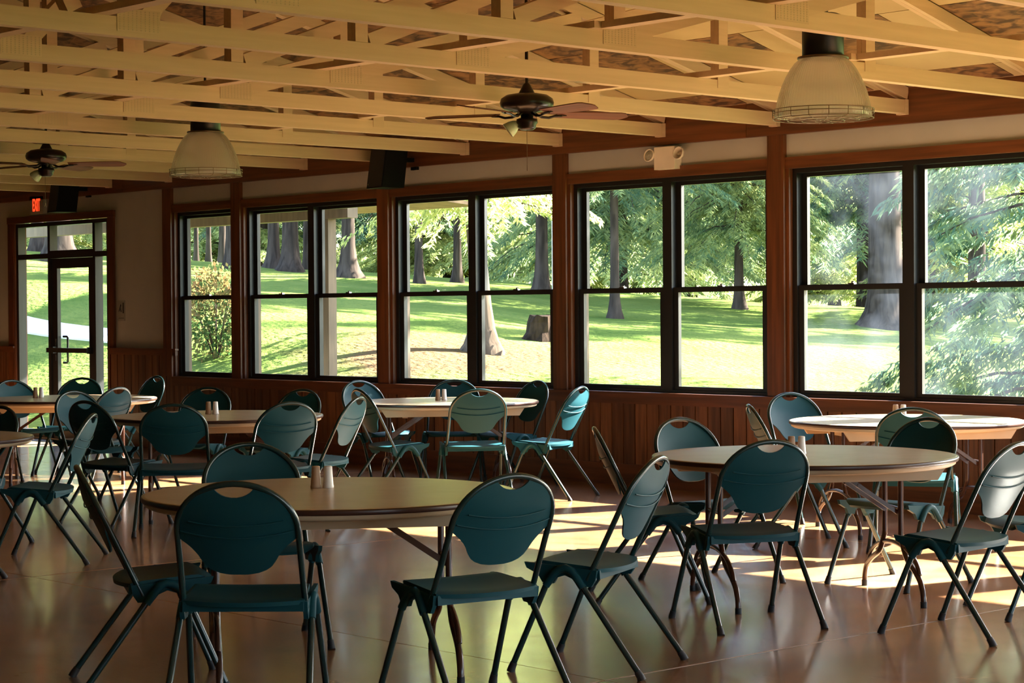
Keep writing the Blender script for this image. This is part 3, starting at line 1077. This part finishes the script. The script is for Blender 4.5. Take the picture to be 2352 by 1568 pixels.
for k, (x, y, th, lb, tn, sh) in enumerate(TB):
    o = tb0 if k == 0 else copy_tree(tb0)
    o.location = (x, y, 0)
    o.rotation_euler = (0, 0, R(th))
    tag(o, lb, 'table', 'round folding tables')
    if sh:
        for (q, mn, dx) in (('tan', 'shaker_tan', -0.026), ('white', 'shaker_white', 0.026)):
            if mn in SH:
                s = copy_tree(SH[mn])
            else:
                s = SH[mn] = make_shaker(mn)
            s.location = (sh[0]+0.676*dx, sh[1]+0.737*dx, 0.7402)
            tag(s, '%s fluted shaker standing on the %s' % (q, tn), 'shaker', 'salt and pepper shakers on the tables')

# ------------------------------------------------------------------ pendant lamps
def make_lamp():
    l = empty('pendant_lamp')
    MB().tube([(0, 0, 0.60), (0, 0, 1.40)], 0.010, 8).tube([(0, 0, 0.585), (0, 0, 0.61)], 0.030, 12).build('rod', 'black_metal', l)
    MB().lathe([(0.001, 0.588), (0.085, 0.587), (0.112, 0.575), (0.117, 0.55), (0.117, 0.350), (0.105, 0.342), (0.001, 0.342)], 40).build('housing', 'black_metal', l)
    MB().lathe([(0.118, 0.350), (0.143, 0.346), (0.144, 0.336), (0.125, 0.332), (0.118, 0.340)], 40).build('collar', 'wire_steel', l)
    prof = [(0.136, 0.332), (0.160, 0.312), (0.184, 0.280), (0.207, 0.240), (0.228, 0.195), (0.245, 0.148), (0.258, 0.100), (0.267, 0.052), (0.272, 0.010)]
    inner = [(a-0.006, b) for a, b in prof[::-1]]
    d = MB().lathe(prof+inner, 64)
    d.build('dome', 'dome_acrylic', l)
    g = MB()
    n = 48
    for (rr, z) in ((0.283, 0.050), (0.283, 0.030), (0.280, 0.0), (0.20, -0.008), (0.12, -0.012), (0.045, -0.014)):
        g.tube([(rr*math.cos(2*PI*k/n), rr*math.sin(2*PI*k/n), z) for k in range(n+1)], 0.0024, 5, False)
    for k in range(16):
        a = 2*PI*k/16
        ca, sa = math.cos(a), math.sin(a)
        g.tube([(0.283*ca, 0.283*sa, 0.052), (0.283*ca, 0.283*sa, 0.010), (0.279*ca, 0.279*sa, 0.0), (0.20*ca, 0.20*sa, -0.008), (0.045*ca, 0.045*sa, -0.014)], 0.0022, 5, False)
    g.build('wire_guard', 'wire_steel', l)
    return l
la = make_lamp()
la.location = (3.20, -3.319, 2.548)
tag(la, 'large pendant lamp with ribbed dome and wire guard, at upper right', 'lamp', 'industrial pendant lamps')
lb_ = copy_tree(la)
lb_.location = (-2.90, -3.334, 2.548)
tag(lb_, 'dim pendant lamp with ribbed dome and wire guard, at upper left', 'lamp', 'industrial pendant lamps')

# ------------------------------------------------------------------ ceiling fans
def make_fan():
    fa = empty('ceiling_fan')
    MB().tube([(0, 0, 0.13), (0, 0, 1.15)], 0.011, 8).build('rod', 'fan_metal', fa)
    MB().lathe([(0.013, 0.145), (0.024, 0.135), (0.050, 0.085), (0.055, 0.075), (0.001, 0.072)], 28).build('canopy_cone', 'fan_metal', fa)
    MB().lathe([(0.001, 0.076), (0.08, 0.074), (0.135, 0.064), (0.168, 0.042), (0.177, 0.015), (0.170, -0.010), (0.150, -0.026), (0.110, -0.038), (0.060, -0.048), (0.055, -0.060), (0.001, -0.060)], 40).build('motor', 'fan_metal', fa)
    MB().lathe([(0.001, -0.060), (0.040, -0.061), (0.042, -0.085), (0.068, -0.090), (0.070, -0.115), (0.058, -0.128), (0.060, -0.145), (0.040, -0.160), (0.001, -0.162)], 28).build('switch_housing', 'fan_metal', fa)
    for k in range(5):
        a = R(FAN_ROT+72*k)
        m = MB()
        nx = 14
        top, bot = [], []
        for i in range(nx+1):
            t = i/nx
            rr = 0.20+0.50*t
            wd = 0.055+0.020*math.sin(PI*min(1, t*1.15)*0.5)
            if t > 0.85:
                wd *= math.sqrt(max(0.02, 1-((t-0.85)/0.15)**2))
            for sg in (-1, 1):
                top.append((rr, sg*wd, -0.058-0.20*sg*wd+0.004))
                bot.append((rr, sg*wd, -0.058-0.20*sg*wd-0.002))
        v = top+bot
        o_ = len(top)
        fc = []
        for i in range(nx):
            fc.append((2*i, 2*i+2, 2*i+3, 2*i+1))
            fc.append((o_+2*i, o_+2*i+1, o_+2*i+3, o_+2*i+2))
            fc.append((2*i, o_+2*i, o_+2*i+2, 2*i+2))
            fc.append((2*i+1, 2*i+3, o_+2*i+3, o_+2*i+1))
        fc.append((0, 1, o_+1, o_))
        fc.append((2*nx, o_+2*nx, o_+2*nx+1, 2*nx+1))
        m.add(v, fc)
        b = m.build('blade', 'fan_blade', fa)
        b.rotation_euler = (0, 0, a)
        irn = MB().tube([(0.06, 0, -0.056), (0.10, 0, -0.075), (0.15, 0, -0.078), (0.19, 0, -0.066), (0.24, 0, -0.0625)], 0.0085, 8)
        irn.beam((0.20, -0.030, -0.068), (0.27, 0.0, -0.0628), 0.012, 0.004).beam((0.20, 0.030, -0.058), (0.27, 0.0, -0.0628), 0.012, 0.004)
        irn.build('blade_iron', 'fan_metal', b)
    sd = MB().lathe([(0.018, 0.0), (0.030, -0.015), (0.044, -0.045), (0.052, -0.080), (0.050, -0.084), (0.040, -0.045), (0.026, -0.015), (0.012, -0.001)], 24).build('light_shade', 'fan_glass', fa)
    sd.location = (-0.045, -0.040, -0.112)
    sd.rotation_euler = (R(-35), R(40), 0)
    ch = MB().tube([(0.012, -0.012, -0.160), (0.012, -0.012, -0.395)], 0.0018, 5)
    for q in (-0.012, 0.0, 0.012):
        ch.tube([(0.012, -0.012, -0.392), (0.012+q, -0.012-q, -0.425)], 0.0022, 5)
    ch.build('pull_chain', 'wire_steel', fa)
    return fa
FAN_ROT = 65.5
fa = make_fan()
fa.location = (0.76, -3.319, 2.815)
tag(fa, 'dark bronze ceiling fan with reddish blades and pull chain, at top centre', 'ceiling fan', 'bronze ceiling fans')
fb = copy_tree(fa)
fb.location = (-5.34, -3.336, 2.835)
fb.rotation_euler = (0, 0, R(-20))
tag(fb, 'dark silhouetted ceiling fan at upper left before the door', 'ceiling fan', 'bronze ceiling fans')

# ------------------------------------------------------------------ things on the window wall
def speaker(loc, rz, label):
    s = empty('loudspeaker', loc, rz)
    b = MB().prism([(-0.16, -0.20), (0.08, -0.20), (0.13, 0.20), (-0.10, 0.20)], -0.14, 0.14).build('cabinet', 'speaker_black', s)
    MB().add([(x, y-0.004, z) for (y, z) in ((-0.158, -0.185), (-0.105, 0.185)) for x in (-0.125, 0.125)]+[(x, y+0.006, z) for (y, z) in ((-0.158, -0.185), (-0.105, 0.185)) for x in (-0.125, 0.125)],
             [(0, 1, 3, 2), (4, 6, 7, 5), (0, 4, 5, 1), (2, 3, 7, 6), (0, 2, 6, 4), (1, 5, 7, 3)]).build('grille', 'rubber', s)
    MB().box(-0.03, 0.03, 0.10, 0.30, 0.05, 0.09).box(-0.05, 0.05, 0.27, 0.300, -0.02, 0.16).build('wall_mount', 'speaker_black', s)
    MB().tube([(-0.09, -0.168, -0.165), (-0.09, -0.172, -0.165)], 0.008, 8).build('badge', 'lock_metal', s)
    return tag(s, label, 'loudspeaker', 'black wall loudspeakers')
speaker((-4.36, -0.31, 2.83), R(-8), 'black loudspeaker tilted down from the beam above a window post')
speaker((-10.21, -0.31, 2.84), R(-8), 'black loudspeaker in the dark corner right of the exit sign')
em = empty('emergency_light', (-1.06, 0, 2.725))
MB().box(-0.115, 0.115, -0.085, -0.0005, -0.09, 0.095).build('battery_box', 'white_plastic', em)
for sg in (-1, 1):
    cx = sg*0.165
    MB().lathe([(0.001, 0.055), (0.030, 0.050), (0.050, 0.020), (0.055, 0.0), (0.048, -0.002), (0.044, 0.006)], 24).build('lamp_head', 'white_plastic', em, (cx, -0.10, 0.035)).rotation_euler = (R(-100), 0, 0)
    h = em.children[-1]
    MB().lathe([(0.001, -0.004), (0.030, -0.001), (0.044, 0.006)], 20).build('lens', 'lens_glass', h)
    MB().tube([(sg*0.112, -0.05, 0.03), (cx, -0.07, 0.03)], 0.012, 8).build('swivel', 'white_plastic', em)
tag(em, 'white emergency light box with two round lamp heads above the window', 'emergency light')

ex = empty('exit_sign', (-11.31, 0, 2.775))
MB().box(-0.155, 0.155, -0.055, -0.0005, -0.105, 0.105).build('housing', 'sign_plate', ex)
MB().box(-0.05, 0.05, -0.045, -0.01, 0.105, 0.125).build('canopy', 'sign_plate', ex)
def text_part(txt, size, mname, parent, name, loc, sx=1.0):
    cu = bpy.data.curves.new(name, 'FONT')
    cu.body = txt
    cu.size = size
    cu.align_x = 'CENTER'
    cu.align_y = 'CENTER'
    cu.extrude = 0.0015
    cu.offset = 0.004
    tmp = bpy.data.objects.new(name, cu)
    COL.objects.link(tmp)
    dg = bpy.context.evaluated_depsgraph_get()
    me = bpy.data.meshes.new_from_object(tmp.evaluated_get(dg))
    bpy.data.objects.remove(tmp)
    me.materials.clear()
    me.materials.append(MATS[mname])
    o = link(name, me, parent, loc)
    o.rotation_euler = (PI/2, 0, 0)
    o.scale = (sx, 1, 1)
    return o
text_part('EXIT', 0.205, 'exit_red', ex, 'lettering', (0, -0.057, -0.004), 0.42)
tag(ex, 'lit red EXIT sign on the white wall above the door', 'exit sign')

ws = empty('wall_sign', (-9.53, 0, 1.515))
MB().box(-0.075, 0.075, -0.004, -0.0005, -0.115, 0.115).build('plate', 'sign_plate', ws)
g = MB().box(0.03, 0.055, -0.0055, -0.0041, -0.03, 0.09)
g.beam((-0.045, -0.0048, -0.01), (-0.02, -0.0048, 0.03), 0.0012, 0.014, (0, 1, 0)).beam((-0.02, -0.0048, 0.03), (-0.005, -0.0048, 0.07), 0.0012, 0.016, (0, 1, 0)).beam((-0.02, -0.0048, 0.03), (0.005, -0.0048, -0.015), 0.0012, 0.014, (0, 1, 0)).beam((-0.035, -0.0048, 0.05), (0.012, -0.0048, 0.055), 0.0012, 0.010, (0, 1, 0))
g.lathe([(0.001, 0), (0.011, 0), (0.011, 0.001), (0.001, 0.001)], 12, (0.0, -0.0050, 0.085))
g.box(-0.055, 0.055, -0.0052, -0.0041, -0.088, -0.082)
g.build('pictogram', 'sign_dark', ws)
tag(ws, 'small grey pictogram sign on the white wall right of the door', 'sign')

ou = empty('wall_outlet', (-4.50, -0.019, 0.53))
MB().box(-0.036, 0.036, -0.006, -0.0005, -0.058, 0.058).build('cover_plate', 'white_plastic', ou)
MB().box(-0.016, 0.016, -0.009, -0.0061, 0.008, 0.040).box(-0.016, 0.016, -0.009, -0.0061, -0.040, -0.008).build('socket', 'sign_plate', ou)
tag(ou, 'pale outlet plate on the plank wainscot under the middle window', 'outlet')

# ------------------------------------------------------------------ outdoors: ground
def sst(a, b, x):
    t = np.clip((x-a)/(b-a), 0, 1)
    return t*t*(3-2*t)
def gz(x, y):
    x = np.asarray(x, float)
    y = np.asarray(y, float)
    slope = -0.15+0.1025*np.clip(-x, -4, 46)-0.016*np.clip(y, 0, 40)
    k = sst(0.8, 7.0, y)
    near = -0.16+0.02*np.clip(-x-4, 0, 8)
    und = 0.06*np.sin(x*0.5+1.0)*np.cos(y*0.37)+0.03*np.sin(x*1.3)*np.sin(y*1.1)
    dd = -0.737*(x-10.5)+0.676*(y+12.4)
    brow = 0.11*np.clip(dd-49, 0, 14)          # the lawn falls away behind its crest
    return near*(1-k)+(slope+und)*k-brow*(y > 0)
def lawn():
    xs_ = np.concatenate([np.linspace(-120, -48, 30), np.linspace(-46, 14, 150), np.linspace(16, 70, 28)])
    ys_ = np.concatenate([[-80, -50, -30, -17], np.linspace(-0.5, 40, 110), np.linspace(43, 130, 26)])
    X, Y = np.meshgrid(xs_, ys_)
    Z = gz(X, Y)
    nx, ny = len(xs_), len(ys_)
    v = np.stack([X, Y, Z], -1).reshape(-1, 3)
    idx = np.arange(nx*ny).reshape(ny, nx)
    fcs = np.stack([idx[:-1, :-1], idx[:-1, 1:], idx[1:, 1:], idx[1:, :-1]], -1).reshape(-1, 4)
    me = bpy.data.meshes.new('lawn')
    me.from_pydata(v.tolist(), [], fcs.tolist())
    me.polygons.foreach_set('use_smooth', [True]*len(me.polygons))
    me.materials.append(MATS['lawn_grass'])
    struct(link('lawn', me))
lawn()

# ------------------------------------------------------------------ trees
def foliage_mesh(name, m, H, z0, R0, nb, ns, sl, sw, droop=0.45, shape=0.8, up=0.15, hang=0.5, seed=1, hpow=1.0):
    """conifer crown: nb drooping branches with ns sprigs each"""
    g = np.random.default_rng(seed)
    h = z0+(H-z0)*(g.random(nb)**hpow)
    az = g.random(nb)*2*PI
    L = R0*np.clip(1-((h-z0)/(H-z0)), 0.05, 1)**shape*(0.6+0.5*g.random(nb))
    t = g.random((nb, ns))**0.7
    ca, sa = np.cos(az)[:, None], np.sin(az)[:, None]
    rad = L[:, None]*t
    sag = (up*t-droop*t*t)*L[:, None]
    lat = (g.random((nb, ns))-0.5)*0.42*L[:, None]*(1.05-t)
    px = ca*rad-sa*lat
    py = sa*rad+ca*lat
    pz = h[:, None]+sag-0.25*np.abs(lat)+(g.random((nb, ns))-0.5)*0.10
    P = np.stack([px, py, pz], -1).reshape(-1, 3)
    n = len(P)
    side = np.sign(g.random((nb, ns))-0.5)
    dx = ca*0.55-sa*side*0.8
    dy = sa*0.55+ca*side*0.8
    D = np.stack([dx, dy, -hang-0.6*g.random((nb, ns))], -1).reshape(-1, 3)+(g.random((n, 3))-0.5)*0.7
    D /= np.linalg.norm(D, axis=1)[:, None]
    ln = sl*(0.5+g.random(n))[:, None]
    B = np.cross(D, g.normal(size=(n, 3)))
    B /= np.linalg.norm(B, axis=1)[:, None]
    B *= sw*(0.6+0.8*g.random(n))[:, None]
    V = np.stack([P-B*0.25, P+D*ln*0.45+B, P+D*ln, P+D*ln*0.45-B], 1).reshape(-1, 3)
    me = bpy.data.meshes.new(name)
    me.vertices.add(4*n)
    me.vertices.foreach_set('co', V.ravel())
    me.loops.add(4*n)
    me.loops.foreach_set('vertex_index', np.arange(4*n))
    me.polygons.add(n)
    me.polygons.foreach_set('loop_start', np.arange(n)*4)
    me.update()
    me.validate()
    me.materials.append(MATS[m])
    # bare branch wood
    b = MB()
    for k in range(0, nb, 3):
        pts = []
        for tt in (0, 0.35, 0.7, 1.0):
            pts.append((math.cos(az[k])*L[k]*tt, math.sin(az[k])*L[k]*tt, h[k]+(up*tt-droop*tt*tt)*L[k]))
        b.tube(pts, [0.030*L[k]/3+0.008, 0.022*L[k]/3+0.006, 0.012, 0.004], 4, False)
    return me, b.mesh('branches', 'bark')
def trunk_mesh(name, rad, H, m, seed=0, flare=1.9):
    g = np.random.default_rng(seed)
    n = 14
    b = MB()
    zs = [-0.6, 0.0, 0.15, 0.35, 0.7, 1.3, 2.5, 5.0, 8.0, H]
    lob = g.random(n)*0.35
    v = []
    for z in zs:
        fl_ = 1+(flare-1)*math.exp(-max(z, 0)/0.25)
        tp = max(0.12, 1-0.75*max(z, 0)/H)
        for k in range(n):
            rr = rad*tp*(1+(fl_-1)*(0.6+lob[k]*2.2))*(1+0.04*math.sin(5*k+z))
            v.append((rr*math.cos(2*PI*k/n), rr*math.sin(2*PI*k/n), z))
    fc = []
    for i in range(len(zs)-1):
        for k in range(n):
            fc.append((i*n+k, i*n+(k+1) % n, (i+1)*n+(k+1) % n, (i+1)*n+k))
    b.add(v, fc, True)
    return b.mesh(name, m)
CR = {
 'dark': foliage_mesh('foliage', 'leaf_dark', 15, 2.4, 3.6, 340, 280, 0.17, 0.017, seed=3, hpow=1.5),
 'mid': foliage_mesh('foliage', 'leaf_mid', 13, 1.6, 3.4, 340, 270, 0.17, 0.017, seed=5, hpow=1.6, droop=0.55),
 'low': foliage_mesh('foliage', 'leaf_mid', 9, 0.3, 2.7, 300, 220, 0.16, 0.018, seed=8, hpow=1.3),
 'light': foliage_mesh('foliage', 'leaf_light', 12, 0.6, 3.8, 320, 240, 0.18, 0.021, seed=11, hpow=1.4, up=0.35, hang=0.3),
}
TK = {}
def tree(x, y, kind, rad, H, label, group=None, bark='bark', s=1.0, lift=0.0, flare=1.9):
    t = empty('tree', (x, y, float(gz(x, y))), random.random()*6.28)
    key = (rad, H, bark, flare)
    if key not in TK:
        TK[key] = trunk_mesh('trunk', rad, H, bark, len(TK), flare)
    link('trunk', TK[key], t)
    if kind:
        fo, br = CR[kind]
        a = link('foliage', fo, t, (0, 0, lift))
        b = link('branches', br, t, (0, 0, lift))
        a.scale = b.scale = (s, s, s)
    return tag(t, label, 'tree', group)

tree(-11.85, 7.57, None, 0.155, 9, 'pale-barked tree with flared roots in the mulch, seen through the middle window', bark='bark_pale', flare=2.3)
tree(-15.26, 21.6, 'dark', 0.37, 16, 'big thick-trunked tree on the lawn, seen through the right window', lift=2.4, flare=1.8)
tree(-28.3, 16.2, None, 0.19, 17, 'thick dark trunk of a leaning pair, right one, seen left of the porch post', flare=2.2)
tree(-29.1, 16.3, None, 0.13, 17, 'thick dark trunk of a leaning pair, left one, seen left of the porch post', flare=2.2)
tree(-25.1, 15.4, None, 0.15, 15, 'dark trunk just right of the porch post', flare=2.2)
tree(-24.0, 16.5, None, 0.09, 14, 'slim dark trunk at the left of the middle window')
tree(-22.2, 18.5, 'dark', 0.14, 15, 'dark-trunked evergreen behind the white pole', lift=1.2, s=0.62)
tree(-17.6, 16.1, 'dark', 0.09, 15, 'slender-trunked spruce in the window left of the emergency light', lift=1.4, s=0.62)
tree(-19.3, 21.7, 'mid', 0.10, 14, 'spruce right of the slender-trunked one, its skirts near the ground', lift=0.6, s=0.7)
# bare dark trunks of the wood on the left, in front of the bright stand
for (x, y, rd_, lb) in ((-34.9, 18.0, 0.06, 'first thin bare trunk from the left in the narrow window'), (-33.0, 17.1, 0.065, 'second thin bare trunk from the left in the narrow window'),
                        (-31.95, 16.8, 0.085, 'third thin bare trunk from the left in the narrow window'), (-27.6, 14.1, 0.17, 'thick bare trunk at the right edge of the narrow window'),
                        (-28.5, 10.2, 0.26, 'thick grey trunk above the glass door, in its transom'), (-31.5, 11.4, 0.13, 'dark trunk in the left transom pane over the door'),
                        (-35.2, 20.6, 0.07, 'thin distant trunk left of the leaning pair'), (-29.7, 17.7, 0.07, 'thin distant trunk between the leaning pair and the porch post'),
                        (-24.9, 18.4, 0.09, 'thin dark trunk at the right edge of the porch window')):
    tree(x, y, None, rd_, 16, lb, flare=2.0)
# tall trees to the right whose shade lies across the lawn
for (x, y, kd, s_) in ((-18.5, 29.5, 'dark', 1.05), (-13.5, 33.5, 'mid', 1.1), (-8.5, 34.5, 'dark', 1.1), (-22.5, 33.0, 'mid', 1.0)):
    tree(x, y, kd, 0.22, 18, 'tall conifer standing far right beyond the lawn', 'tall shade trees right of the lawn', s=s_, lift=3.4)
tree(-3.8, 12.0, 'mid', 0.20, 19, 'unseen tall conifer beyond the hemlock, added to shade the left windows', s=1.0, lift=4.6)  # out of view, added so its crown keeps sun off the left windows
# distant stand in rows
B0 = 'trees in the dense stand behind the lawn'
def ray_pos(t, D):
    return 10.52+D*(-0.737+0.676*t), -12.42+D*(0.676+0.737*t)
g2 = np.random.default_rng(21)
stand = []
for (D0, D1, n, kinds) in ((53, 58, 6, ('mid', 'dark', 'light')), (66, 76, 10, ('light', 'mid', 'light', 'dark', 'light')), (92, 108, 16, ('light', 'mid', 'light'))):
    for i in range(n):
        t = -0.27+0.56*(i+0.5+0.5*(g2.random()-0.5))/n
        D = D0+(D1-D0)*g2.random()
        if D < 59 and t < 0.0:
            D += 14
        stand.append((ray_pos(t, D), kinds[i % len(kinds)], D, t))
LBL = {'dark': 'dark green conifer in the dense stand behind the lawn', 'mid': 'mid green conifer in the dense stand behind the lawn',
       'low': 'low bushy evergreen in the dense stand behind the lawn', 'light': 'yellow-green sunlit tree in the dense stand behind the lawn'}
for ((x, y), kd, D, t) in stand:
    tree(x, y, kd, 0.20, 13, LBL[kd], 'distant %s trees behind the lawn' % kd, s=0.85+0.5*g2.random(), lift=0.0)
# foliage over the pale tree: light green sprays hanging into the middle windows
hm, hb = foliage_mesh('foliage', 'leaf_light', 10, 3.0, 2.1, 150, 170, 0.12, 0.017, seed=31, hpow=1.5, droop=0.40, up=0.10, hang=0.5)
pt = [o for o in COL.objects if o.name == 'tree'][0]
pt.children[0].rotation_euler = (0, 0, 0)
pt.rotation_euler = (R(1.5), R(-4.5), 0)
link('foliage', hm, pt, (0, 0, -0.8))
link('branches', hb, pt, (0, 0, -0.8))
# hemlock close to the right window
hk = empty('tree', (-1.10, 5.95, float(gz(-1.1, 5.95))))
link('trunk', trunk_mesh('trunk', 0.13, 9, 'bark', 77), hk)
km, kb = foliage_mesh('foliage', 'leaf_dark', 8.5, 0.5, 2.5, 230, 260, 0.135, 0.0135, seed=41, hpow=1.2, droop=0.35, up=0.12, hang=0.45, shape=0.7)
link('foliage', km, hk)
link('branches', kb, hk)
tag(hk, 'feathery hemlock close outside the far right window', 'tree')

# shrub close outside the first window
def shrub(x, y, hgt, rad, n, label, m='leaf_shrub', seed=0):
    g = np.random.default_rng(seed)
    o = empty('shrub', (x, y, float(gz(x, y))))
    a = g.normal(size=(n, 3))
    a /= np.linalg.norm(a, axis=1)[:, None]
    rr = (0.45+0.55*g.random(n))[:, None]
    P = a*rr*np.array([rad, rad, hgt*0.55])+np.array([0, 0, hgt*0.5])
    D = a*0.6+g.normal(size=(n, 3))*0.5
    D /= np.linalg.norm(D, axis=1)[:, None]
    Bv = np.cross(D, g.normal(size=(n, 3)))
    Bv /= np.linalg.norm(Bv, axis=1)[:, None]
    ln = (0.05+0.05*g.random(n))[:, None]
    V = np.stack([P, P+D*ln*0.5+Bv*ln*0.3, P+D*ln, P+D*ln*0.5-Bv*ln*0.3], 1).reshape(-1, 3)
    me = bpy.data.meshes.new('leaves')
    me.from_pydata(V.tolist(), [], [tuple(range(4*i, 4*i+4)) for i in range(n)])
    me.materials.append(MATS[m])
    link('leaves', me, o)
    s = MB()
    for k in range(14):
        q = a[k]
        s.tube([(0, 0, -0.1), (q[0]*rad*0.4, q[1]*rad*0.4, hgt*0.4), (q[0]*rad*0.9, q[1]*rad*0.9, hgt*0.55+abs(q[2])*hgt*0.4)], [0.012, 0.008, 0.004], 5)
    s.build('stems', 'bark', o)
    return tag(o, label, 'shrub')
shrub(-14.4, 4.6, 1.30, 0.62, 2600, 'reddish-green shrub close outside the narrow window', seed=2)
shrub(-19.5, 12.2, 0.75, 0.20, 160, 'small pale weed clump on the lawn left of the emergency light', 'leaf_light', 4)
shrub(-7.9, 3.9, 0.35, 0.55, 500, 'low reddish plants at the foot of the porch post', seed=6)

# stump
st = empty('tree_stump', (-13.46, 10.25, float(gz(-13.46, 10.25))))
g = np.random.default_rng(5)
n = 16
v, fc = [], []
for (z, q) in ((-0.2, 1.5), (0.0, 1.35), (0.12, 1.05), (0.28, 0.9), (0.36, 0.8)):
    for k in range(n):
        rr = 0.26*q*(0.85+0.3*g.random())
        v.append((rr*math.cos(2*PI*k/n), rr*math.sin(2*PI*k/n), z+(0.05*g.random() if z > 0.3 else 0)))
for i in range(4):
    for k in range(n):
        fc.append((i*n+k, i*n+(k+1) % n, (i+1)*n+(k+1) % n, (i+1)*n+k))
fc.append(tuple(range(4*n, 5*n)))
MB().add(v, fc).build('stump_wood', 'stump_bark', st)
tag(st, 'low dark tree stump on the lawn beside the mulch', 'stump')
# white pole
po = empty('pole', (-23.0, 19.6, float(gz(-23.0, 19.6))))
MB().tube([(0, 0, -0.2), (0, 0, 1.62)], 0.025, 8).build('shaft', 'pole_metal', po)
MB().tube([(0, 0, 1.62), (0, 0, 1.66)], 0.032, 8).build('cap', 'pole_metal', po)
tag(po, 'thin pale metal pole standing before the dark trees', 'pole')

# porch outside on the left
pc = empty('porch', (0, 0, 0))
pz = float(gz(-7.42, 1.33))
MB().box(-7.475, -7.365, 1.275, 1.385, pz-0.1, 2.50).build('post', 'exterior_trim', pc)
MB().box(-14.60, -14.49, 1.275, 1.385, -0.2, 2.50).build('post', 'exterior_trim', pc)
MB().box(-14.7, -7.0, 1.26, 1.40, 2.50, 2.64).build('beam', 'exterior_trim', pc)
MB().prism([(0.16, 2.92), (3.05, 2.67), (3.05, 2.71), (0.16, 2.96)], -13.6, -6.9).build('porch_roof', 'siding', pc)  # roof deepened outwards to keep sun off the left windows
tag(pc, 'brown timber porch with post and beam outside the left windows', 'porch')

# path and stones outside the door
pv, pf = [], []
px_ = np.linspace(-32, -16.6, 30)
for i, x in enumerate(px_):
    yc = 4.7+0.012*(x+17)**2+0.1*math.sin(x)
    for dy in (-0.22, 0.22):
        for dz in (0.03, -0.05):
            pv.append((x, yc+dy, float(gz(x, yc+dy))+dz))
for i in range(len(px_)-1):
    o = 4*i
    pf += [(o, o+4, o+6, o+2), (o+1, o+3, o+7, o+5), (o, o+1, o+5, o+4), (o+2, o+6, o+7, o+3)]
struct(MB().add(pv, pf).build('path', 'path_stone'))
for k, (x, y, a, b, c, lb) in enumerate(((-12.15, 1.0, 0.26, 0.20, 0.17, 'rounded tan stone outside the left door sidelight'), (-12.6, 1.25, 0.22, 0.16, 0.20, 'taller grey stone behind the tan one outside the door'), (-11.7, 1.3, 0.20, 0.16, 0.13, 'flat stone outside the door at the right of the tan one'))):
    bm = bmesh.new()
    bmesh.ops.create_icosphere(bm, subdivisions=2, radius=1.0)
    for vv in bm.verts:
        q = 1+0.16*math.sin(3*vv.co.x+k)*math.cos(4*vv.co.y+2*k)
        vv.co = Vector((vv.co.x*a*q, vv.co.y*b*q, vv.co.z*c*q))
    me = bpy.data.meshes.new('stone')
    bm.to_mesh(me)
    bm.free()
    me.materials.append(MATS['stone'])
    s = link('stone', me, None, (x, y, float(gz(x, y))+c*0.6))
    tag(s, lb, 'stone', 'landscape stones outside the door')
